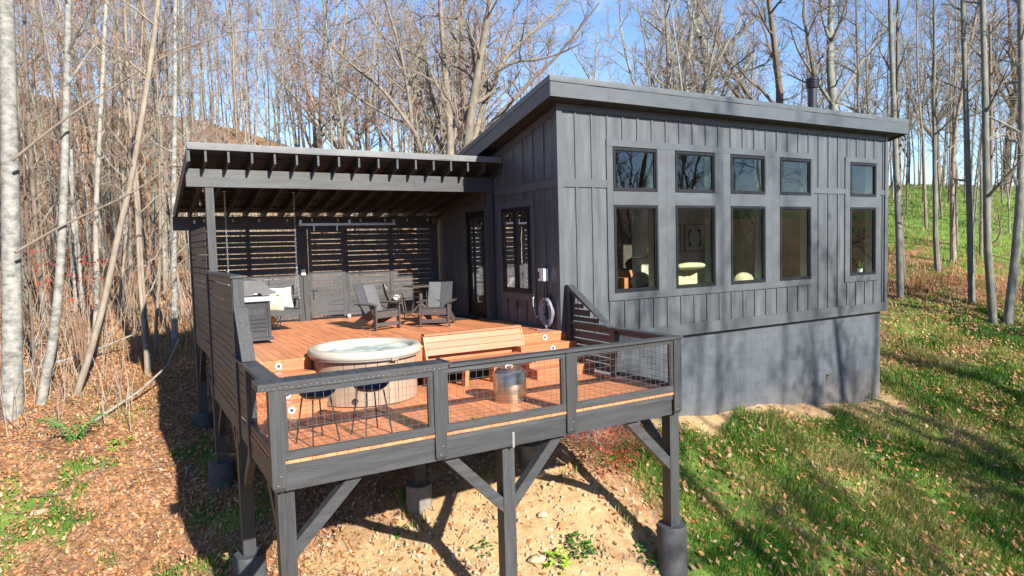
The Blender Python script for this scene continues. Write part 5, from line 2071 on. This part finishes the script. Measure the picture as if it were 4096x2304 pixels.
# grey-green tree next to the flue
gt = []
for k, (pts, r0, r1, nb_) in enumerate([([(3335, 560), (3335, 430), (3320, 280), (3320, 150), (3325, 0), (3330, -200)], .26, .12, 12), ([(3330, 420), (3250, 300), (3190, 200), (3150, 80)], .10, .03, 9), ([(3345, 410), (3420, 290), (3510, 150), (3570, 40)], .10, .03, 9), ([(3320, 160), (3290, 80), (3270, -60)], .09, .04, 8), ([(3325, 170), (3370, 70), (3400, -60)], .09, .04, 8)]):
    Q, r_ = S(pts, 37, (1.0, -1.5, 1.5)[k % 3], 140 + k, r0, r1, k == 0)
    gt.append((Q, r_, nb_, .2, 2.2, (20, 75)))
hero("grey_tree", "smooth grey trunk forking upward just right of the chimney flue", gt, "bark_green", "twig", 151)
# right side group
for k, (pts, D, r0, bk, lab, nb_) in enumerate([
        ([(3605, 1310), (3598, 1050), (3590, 800), (3580, 550), (3570, 300), (3560, 50), (3560, -300)], 26.5, .155, "bark_green", "straight shaded trunk close beside the right cabin corner", 9),
        ([(3625, 1230), (3608, 1000), (3597, 700), (3590, 400), (3590, 100), (3600, -300)], 28.0, .11, "bark_dark", "darker trunk directly behind the one at the right cabin corner", 8),
        ([(3895, 1390), (3885, 1150), (3880, 900), (3870, 600), (3860, 300), (3850, 0), (3850, -300)], 25.2, .15, "bark_green", "left trunk of the pale clump at the right edge", 8),
        ([(3985, 1490), (3970, 1250), (3950, 1000), (3945, 700), (3940, 350), (3930, 0), (3925, -300)], 23.6, .17, "bark_green", "middle thick trunk of the pale clump at the right edge", 8),
        ([(4015, 1500), (4030, 1300), (4060, 1050), (4080, 800), (4090, 500), (4085, 200), (4080, -200)], 23.4, .20, "bark_green", "rightmost leaning trunk of the pale clump at the frame edge", 8),
        ([(4030, 1500), (4070, 1350), (4110, 1200), (4160, 900)], 23.5, .08, "bark_green", "thin outward leaning stem at the foot of the rightmost trunk", 3),
        ([(3965, 1480), (3955, 1200), (3960, 900), (3965, 500), (3960, 100)], 24.6, .10, "bark_dark", "dark thin trunk hidden between the pale clump trunks", 7)]):
    Q, r_ = S(pts, D, .7, 160 + k, r0 * .85, r0 * .48)
    hero("edge_tree", lab, [(Q, r_, nb_, .35, 2.4, (25, 75))], bk, ("twig", "twig_pale")[k % 2], 170 + k)
# ------------------------------------------------------------------ ground cover
cr = np.random.default_rng(5)


def in_view(x, y, z, margin=120):
    v = np.c_[x, y, z] - CAM
    d = v @ FWD
    u = 2048 + FPX * (v @ RGT) / np.maximum(d, .1)
    w = 1152 - FPX * (v @ UPV) / np.maximum(d, .1)
    return (d > 1) & (u > -margin) & (u < 4096 + margin) & (w > -margin) & (w < 2304 + margin * 2), d


def sample_ground(n, x0, x1, y0, y1):
    x = cr.uniform(x0, x1, n)
    y = cr.uniform(y0, y1, n)
    z = gz(x, y)
    ok, d = in_view(x, y, z)
    ok &= ~((x > 0.1) & (x < 11.3) & (y > 0.1) & (y < 7.5))
    return x[ok], y[ok], z[ok], d[ok]


LEAFC = np.array([(.46, .21, .09), (.40, .17, .07), (.34, .13, .05), (.52, .30, .16), (.48, .20, .08), (.26, .13, .07), (.54, .37, .25), (.46, .24, .16), (.50, .27, .10)])


def scatter_leaves(name, n, box, keep, size, label):
    x, y, z, d = sample_ground(n, *box)
    dm_, gm_ = masks(x, y)
    k = cr.random(len(x)) < keep(x, y, dm_, gm_, d) * (.45 + .95 * vnoise(x, y, .9, 21))
    x, y, z, d = x[k], y[k], z[k], d[k]
    z = z + .13 * gm_[k] * cr.random(k.sum()) ** .6
    n = len(x)
    a = cr.uniform(0, 2 * math.pi, n)
    s = size * cr.uniform(.55, 1.35, n)
    tx = cr.normal(0, .38, n); ty = cr.normal(0, .38, n)
    pl = np.array([(-1, 0), (0, -.55), (1, 0), (0, .55)])
    V_ = np.zeros((n, 4, 3))
    for i, (p, q) in enumerate(pl):
        lx = (p * np.cos(a) - q * np.sin(a)) * s
        ly = (p * np.sin(a) + q * np.cos(a)) * s
        V_[:, i, 0] = x + lx
        V_[:, i, 1] = y + ly
        V_[:, i, 2] = z + .025 + lx * tx + ly * ty + (.012 if i in (0, 2) else 0)
        # follow the slope
    sx = (gz(x + .2, y) - gz(x - .2, y)) / .4
    sy = (gz(x, y + .2) - gz(x, y - .2)) / .4
    V_[:, :, 2] += (V_[:, :, 0] - x[:, None]) * sx[:, None] + (V_[:, :, 1] - y[:, None]) * sy[:, None]
    F_ = np.arange(n * 4).reshape(n, 4)
    c = LEAFC[cr.integers(0, len(LEAFC), n)] * cr.uniform(.6, 1.3, (n, 1))
    me_ = np_mesh(name, V_.reshape(-1, 3), F_, "dead_leaf", np.repeat(c, 4, 0))
    o = bpy.data.objects.new(name, me_)
    COL.objects.link(o)
    tag(o, label, None, kind="stuff")


scatter_leaves("fallen_leaves", 420000, (-18, -3, -6, 30), lambda x, y, dm_, gm_, d: np.where(x < -4.5, .62, .22) * (1 - .45 * gm_) * np.clip(20 / d, .15, 1) * (1 - .85 * dm_), .038, "brown autumn leaves covering the ground left of the deck")
scatter_leaves("fallen_leaves", 90000, (-4, 24, -8, 6), lambda x, y, dm_, gm_, d: np.where(x > 12.5, .6, .30) * (1 - .80 * dm_) * np.clip(18 / d, .2, 1), .052, "orange leaves scattered over the grass right of the deck")


def blades(name, n, box, keep, hmin, hmax, label, cols, droop=.5, bw=.0042):
    x, y, z, d = sample_ground(n, *box)
    dm_, gm_ = masks(x, y)
    cl = vnoise(x, y, 1.6, 9)
    k = cr.random(len(x)) < keep(x, y, dm_, gm_, d) * np.clip(cl * 1.7, .15, 1)
    x, y, z, d, cl = x[k], y[k], z[k], d[k], cl[k]
    n = len(x)
    h = cr.uniform(hmin, hmax, n) * (.45 + .9 * cl)
    a = cr.uniform(0, 2 * math.pi, n)
    w = bw * np.clip(d / 10, 1, 3.5)
    lean = cr.uniform(.1, droop, n) * h
    # grass flops downhill
    sx = (gz(x + .3, y) - gz(x - .3, y)) / .6
    sy = (gz(x, y + .3) - gz(x, y - .3)) / .6
    dx = np.cos(a) * lean - sx * h * .7
    dy = np.sin(a) * lean - sy * h * .7
    bx_ = -np.sin(a) * w; by_ = np.cos(a) * w
    V_ = np.zeros((n, 5, 3))
    V_[:, 0] = np.c_[x - bx_, y - by_, z - .01]
    V_[:, 1] = np.c_[x + bx_, y + by_, z - .01]
    V_[:, 2] = np.c_[x + dx * .42 - bx_ * .8, y + dy * .42 - by_ * .8, z + h * .62]
    V_[:, 3] = np.c_[x + dx * .42 + bx_ * .8, y + dy * .42 + by_ * .8, z + h * .62]
    V_[:, 4] = np.c_[x + dx, y + dy, z + h * .85]
    i5 = np.arange(n) * 5
    F_ = np.concatenate([np.c_[i5, i5 + 1, i5 + 3], np.c_[i5, i5 + 3, i5 + 2], np.c_[i5 + 2, i5 + 3, i5 + 4]])
    t = np.clip(vnoise(x, y, .9, 12) * 1.2 + cr.normal(0, .22, n), 0, .999)
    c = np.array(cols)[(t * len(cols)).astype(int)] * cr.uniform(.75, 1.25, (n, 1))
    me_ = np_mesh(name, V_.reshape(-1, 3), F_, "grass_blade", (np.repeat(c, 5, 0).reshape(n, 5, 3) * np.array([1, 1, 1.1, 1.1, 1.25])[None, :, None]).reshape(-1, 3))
    o = bpy.data.objects.new(name, me_)
    COL.objects.link(o)
    tag(o, label, None, kind="stuff")


GREENS = [(.05, .15, .02), (.07, .19, .025), (.10, .23, .03), (.15, .26, .04), (.21, .29, .055), (.29, .31, .08), (.38, .34, .14)]
STRAW = [(.36, .20, .085), (.44, .27, .12), (.26, .15, .06), (.20, .20, .06), (.42, .19, .08), (.48, .33, .17)]
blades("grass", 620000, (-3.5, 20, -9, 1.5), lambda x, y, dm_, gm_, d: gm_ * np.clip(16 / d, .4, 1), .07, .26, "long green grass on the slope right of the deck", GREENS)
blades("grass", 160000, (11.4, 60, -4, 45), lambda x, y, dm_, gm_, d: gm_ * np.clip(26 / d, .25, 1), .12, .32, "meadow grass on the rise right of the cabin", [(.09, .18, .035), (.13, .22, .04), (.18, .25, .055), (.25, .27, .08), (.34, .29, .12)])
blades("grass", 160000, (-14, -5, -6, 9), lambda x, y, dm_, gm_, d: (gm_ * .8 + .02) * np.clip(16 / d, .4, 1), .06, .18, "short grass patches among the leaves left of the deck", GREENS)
blades("dry_undergrowth", 130000, (-18, 1, 8, 40), lambda x, y, dm_, gm_, d: np.where(gm_ > .4, .15, .5) * np.clip(22 / d, .3, 1), .15, .55, "brown dry undergrowth on the wooded hillside", STRAW, 1.2, .0024)
blades("dry_undergrowth", 80000, (11.5, 30, -2, 14), lambda x, y, dm_, gm_, d: (1 - gm_) * .7 * np.clip(24 / d, .3, 1), .15, .5, "brown dry brush below the meadow right of the cabin", STRAW, 1.0, .0028)

# thicket of thin stems climbing the bank behind the left trunks
br_ = MB()
for k in range(1700):
    az = cr.uniform(-9, 20); D = cr.uniform(17, 42)
    xx, yy = polar(az, D)
    if blocked(xx, yy):
        continue
    zz = g1(xx, yy)
    H_ = cr.uniform(.5, 2.8) * (1 if D > 20 else .5)
    lx, ly = cr.normal(0, .22, 2) * H_
    br_.tube([(xx, yy, zz - .05), (xx + lx * .35, yy + ly * .35, zz + H_ * .55), (xx + lx, yy + ly, zz + H_)], [.012, .009, .004], 3, False)
    if k % 2:
        a = cr.uniform(0, 6.28)
        br_.tube([(xx + lx * .35, yy + ly * .35, zz + H_ * .55), (xx + lx * .35 + .3 * H_ * math.cos(a), yy + ly * .35 + .3 * H_ * math.sin(a), zz + H_ * .85)], [.007, .003], 3, False)
tag(br_.build("brush_thicket", "twig_pale", None), "thicket of thin bare stems on the bank left of and behind the deck", None, kind="stuff")

# clods and small stones on the bare earth
x, y, z, d = sample_ground(16000, -6.5, 3, -6, 1)
dm_, gm_ = masks(x, y)
k = cr.random(len(x)) < dm_ * .9
x, y, z = x[k], y[k], z[k]
oct_ = np.array([(1, 0, 0), (-1, 0, 0), (0, 1, 0), (0, -1, 0), (0, 0, 1), (0, 0, -1)], float)
of_ = np.array([(0, 2, 4), (2, 1, 4), (1, 3, 4), (3, 0, 4), (2, 0, 5), (1, 2, 5), (3, 1, 5), (0, 3, 5)])
n = len(x)
s = .012 + .05 * cr.random(n) ** 5
V_ = oct_[None] * (s[:, None, None] * cr.uniform(.6, 1.3, (n, 6, 1)))
V_ += np.stack([x, y, z + clod.mean()], 1)[:, None, :]
F_ = (of_[None] + (np.arange(n) * 6)[:, None, None]).reshape(-1, 3)
o = bpy.data.objects.new("earth_clods", np_mesh("earth_clods", V_.reshape(-1, 3), F_, "stone"))
COL.objects.link(o)
tag(o, "small stones and clods on the bare earth under the deck", None, kind="stuff")


# twigs lying on the litter
x, y, z, d = sample_ground(9000, -16, 1, -5, 22)
dm_, gm_ = masks(x, y)
k = (cr.random(len(x)) < .35 * (1 - dm_)) & (x < -4.5 + 0 * y)
tw_ = MB()
for xx, yy, zz in zip(x[k], y[k], z[k]):
    a = cr.uniform(0, 6.28); L_ = cr.uniform(.12, .6)
    x2, y2 = xx + L_ * math.cos(a), yy + L_ * math.sin(a)
    tw_.tube([(xx, yy, zz + .03), (x2, y2, g1(x2, y2) + .05)], [.007, .004], 3, False)
tag(tw_.build("fallen_twigs", "twig", None), "fine fallen twigs lying in the leaf litter left of the deck", None, kind="stuff")


# leafy plants
def leaf_quad(m, b, d, L, w, up=(0, 0, 1), bend=.25):
    d = np.array(d, float); d /= np.linalg.norm(d)
    s_ = np.cross(d, up); s_ /= (np.linalg.norm(s_) + 1e-9)
    nrm = np.cross(s_, d)
    b = np.array(b, float)
    m_ = b + d * L * .5 + nrm * L * .06
    tip = b + d * L - nrm * L * bend
    m.add([b, m_ + s_ * w, tip, m_ - s_ * w], [(0, 1, 2, 3)])


def bush(name, label, u, v, D, n, rx_, rz_, L, w, material, cat, seed, stem="twig_red", xy=None):
    g = random.Random(seed)
    if xy is None:
        p = at(u, v, D)
        x, y = p[0], p[1]
    else:
        x, y = xy
    z = g1(x, y)
    root = tag(empty(name, (x, y, z)), label, cat)
    m = MB(); t_ = MB()
    for k in range(n):
        a = g.uniform(0, 6.28); r = rx_ * g.random() ** .5
        h = rz_ * g.uniform(.1, 1.0) * (1 - .45 * r / rx_)
        bx_, by_ = x + r * math.cos(a), y + r * math.sin(a)
        c = (bx_, by_, g1(bx_, by_) + h)
        if k % 5 == 0:
            t_.tube([(x + .4 * (bx_ - x), y + .4 * (by_ - y), g1(bx_, by_) - .02), c], [.006, .003], 3, False)
        d = (math.cos(a + g.gauss(0, .9)), math.sin(a + g.gauss(0, .9)), g.uniform(-.3, .7))
        leaf_quad(m, c, d, L * g.uniform(.6, 1.3), w * g.uniform(.7, 1.2))
    m.build("leaves", material, root)
    t_.build("stems", stem, root)
    return root


bush("red_shrub", "low red leaved shrub below the lower deck near the right support post", 0, 0, 0, 1100, .85, .55, .055, .022, "red_leaf", "shrub", 1, xy=on_ground(2390, 1800))
bush("red_shrub", "rust red low shrub spreading between the deck and the block wall", 0, 0, 0, 800, .75, .45, .055, .02, "rust_leaf", "shrub", 2, xy=on_ground(2540, 1780))
bush("weed", "dark green leafy weed on the earth left of the right pier", 0, 0, 0, 90, .22, .25, .09, .035, "plant_green", "plant", 3, xy=on_ground(2320, 2210), stem="twig")
bush("weed", "lime green leafy weed at the bottom edge of the bare earth", 0, 0, 0, 40, .17, .22, .13, .05, "leaf_lime", "plant", 4, xy=on_ground(2232, 2275), stem="twig")
bush("weed", "small green weed at the foot of the right concrete pier", 0, 0, 0, 50, .2, .25, .09, .04, "plant_green", "plant", 5, xy=on_ground(2600, 2240), stem="twig")
bush("weed", "tiny green weed alone in the middle of the bare earth", 0, 0, 0, 30, .16, .12, .08, .028, "plant_green", "plant", 6, xy=on_ground(1930, 2215), stem="twig")
bush("weed", "small leafy weed on the earth under the middle brace shadow", 0, 0, 0, 26, .13, .12, .07, .028, "plant_green", "plant", 7, xy=on_ground(1605, 2140), stem="twig")
bush("weed", "bright green leafy seedling beside the left concrete piers", 0, 0, 0, 34, .18, .42, .13, .05, "leaf_lime", "plant", 8, xy=on_ground(925, 1900), stem="twig")
bush("weed", "pale green seedling on the leaves left of the deck shadow", 0, 0, 0, 28, .2, .2, .12, .045, "leaf_lime", "plant", 9, xy=on_ground(480, 1790), stem="twig")
bush("weed", "low green plant at the foot of the block wall near its right corner", 0, 0, 0, 60, .22, .3, .08, .03, "plant_green", "plant", 10, xy=on_ground(3500, 1610), stem="twig")

# red leaved sapling among the left trunks
g = random.Random(31)
p0 = at(330, 1330, 17.0)
x, y = p0[0], p0[1]
root = tag(empty("red_sapling", (x, y, g1(x, y))), "thin sapling with scattered red leaves among the left trunks", "sapling")
m = MB(); t_ = MB()
for (u, v) in ((120, 1010), (190, 1060), (260, 1040), (330, 1020), (370, 1060), (290, 1100), (420, 1110), (200, 1120), (350, 1130), (300, 1200), (360, 1230)):
    c = at(u + g.uniform(-15, 15), v + g.uniform(-15, 15), 17.0 + g.uniform(-.6, .6))
    t_.tube([(x, y, g1(x, y) - .1), (x + .2 * (c[0] - x), y + .2 * (c[1] - y), g1(x, y) + .6 * (c[2] - g1(x, y))), tuple(c)], [.014, .009, .004], 4, False)
    for j in range(12):
        b = c + np.array([g.gauss(0, .16), g.gauss(0, .16), g.gauss(0, .07)])
        leaf_quad(m, b, (g.gauss(0, 1), g.gauss(0, 1), g.gauss(0, .35)), g.uniform(.08, .15), .04)
m.build("leaves", "red_leaf", root)
t_.build("stems", "twig_red", root)

# fern
fp_ = at(330, 1660, 16.6)
fx_, fy_ = on_ground(300, 1770)
root = tag(empty("fern", (fx_, fy_, g1(fx_, fy_))), "green fern on the leaf litter beside the leaning trunk", "fern")
for k in range(9):
    a = k * 6.28 / 9 + g.gauss(0, .2)
    L_ = g.uniform(.6, .95)
    m = MB()
    zb = g1(fx_, fy_)
    for j in range(14):
        t = (j + 1) / 14
        c = (fx_ + math.cos(a) * L_ * t, fy_ + math.sin(a) * L_ * t, zb + .05 + .36 * math.sin(t * 2.4) * L_ / .6)
        for s_ in (-1, 1):
            leaf_quad(m, c, (math.cos(a + s_ * 1.15), math.sin(a + s_ * 1.15), -.1), .2 * (1.1 - t), .022)
    tag(m.build("frond", "fern_green", root), kind="stuff")


# fallen branches
def fallen(name, label, pts, r, bark):
    P = []
    for (x, y, h) in pts:
        P.append((x, y, g1(x, y) + h))
    o = MB().tube(P, np.linspace(r, r * .45, len(P)), 7).build(name, bark, None, True)
    tag(o, label, "branch")


fallen("fallen_branch", "long pale fallen branch slanting up towards the deck's left corner", [(-8.35, 6.4, .06), (-7.4, 7.3, .35), (-6.75, 8.0, .75), (-6.4, 8.7, 1.2)], .035, "bark_pale")
fallen("fallen_branch", "short dark fallen branch lying on the leaves at lower left", [(*on_ground(340, 1945), .03), (*on_ground(400, 1900), .06), (*on_ground(430, 1865), .10)], .035, "bark_dark")
fallen("fallen_branch", "thin dark fallen stick beside the thick left edge trunk", [(*on_ground(60, 2000), .02), (*on_ground(290, 1985), .04)], .022, "bark_dark")
fallen("fallen_branch", "pale fallen branch crossing the brush between the left trunks", [(-10.2, 9.5, .2), (-8.6, 10.2, .35), (-7.4, 10.8, .7)], .05, "bark_pale")
fallen("fallen_branch", "grey fallen log low in the brush of the left wood", [(-12.0, 11.5, .15), (-9.6, 12.0, .25)], .08, "bark_dark")
fallen("fallen_branch", "pale fallen limb propped on the hillside right of the cabin", [(20.5, 6.5, .1), (22.0, 7.8, .9)], .06, "bark_pale")
# drain pipe on the grass
P = []
for x, y in (on_ground(3920, 1765), on_ground(3965, 1795), on_ground(4005, 1840)):
    P.append((x, y, g1(x, y) + .06))
o = MB().tube(P, .055, 10).build("drain_pipe", "pipe_black", None, True)
tag(o, "short black drain pipe lying on the grass at the right", "pipe")
# pale stones
for k, (x, y, r, lab) in enumerate([(*on_ground(170, 2060), .10, "pale flat stone among the leaves at lower left"), (*on_ground(2160, 1905), .12, "rounded tan stone at the shadow edge under the deck"), (*on_ground(2170, 2070), .09, "tan stone beside the red shrub"), (*on_ground(2150, 2250), .12, "larger tan stone on the earth below the red shrub")]):
    o = MB().blob((x, y, g1(x, y) + r * .3), (r * 1.3, r, r * .6), 9, 6, .35, k).build("stone", "stone", None, True)
    tag(o, lab, "stone")
# leaves caught on the deck
for k, (x, y, z, lab) in enumerate([(-4.62, -2.9, LZ, "dry leaf on the lower deck behind the railing under the right stool"), (-3.4, -2.7, LZ, "small yellow leaf on the lower deck left of the fire pit"), (-3.3, 2.2, 0, "small leaf on the upper deck in front of the left deck chair"), (-3.95, -2.85, LZ, "dry leaf on the lower deck beside the second railing post")]):
    m = MB()
    for j in range(3):
        leaf_quad(m, (x + .03 * j, y + .02 * j, z + .012), (math.cos(k + j), math.sin(k + j), .15), .09, .03)
    o = m.build("dry_leaf", "leaf_lime" if "yellow" in lab else "firewood", None)
    tag(o, lab, "leaf")
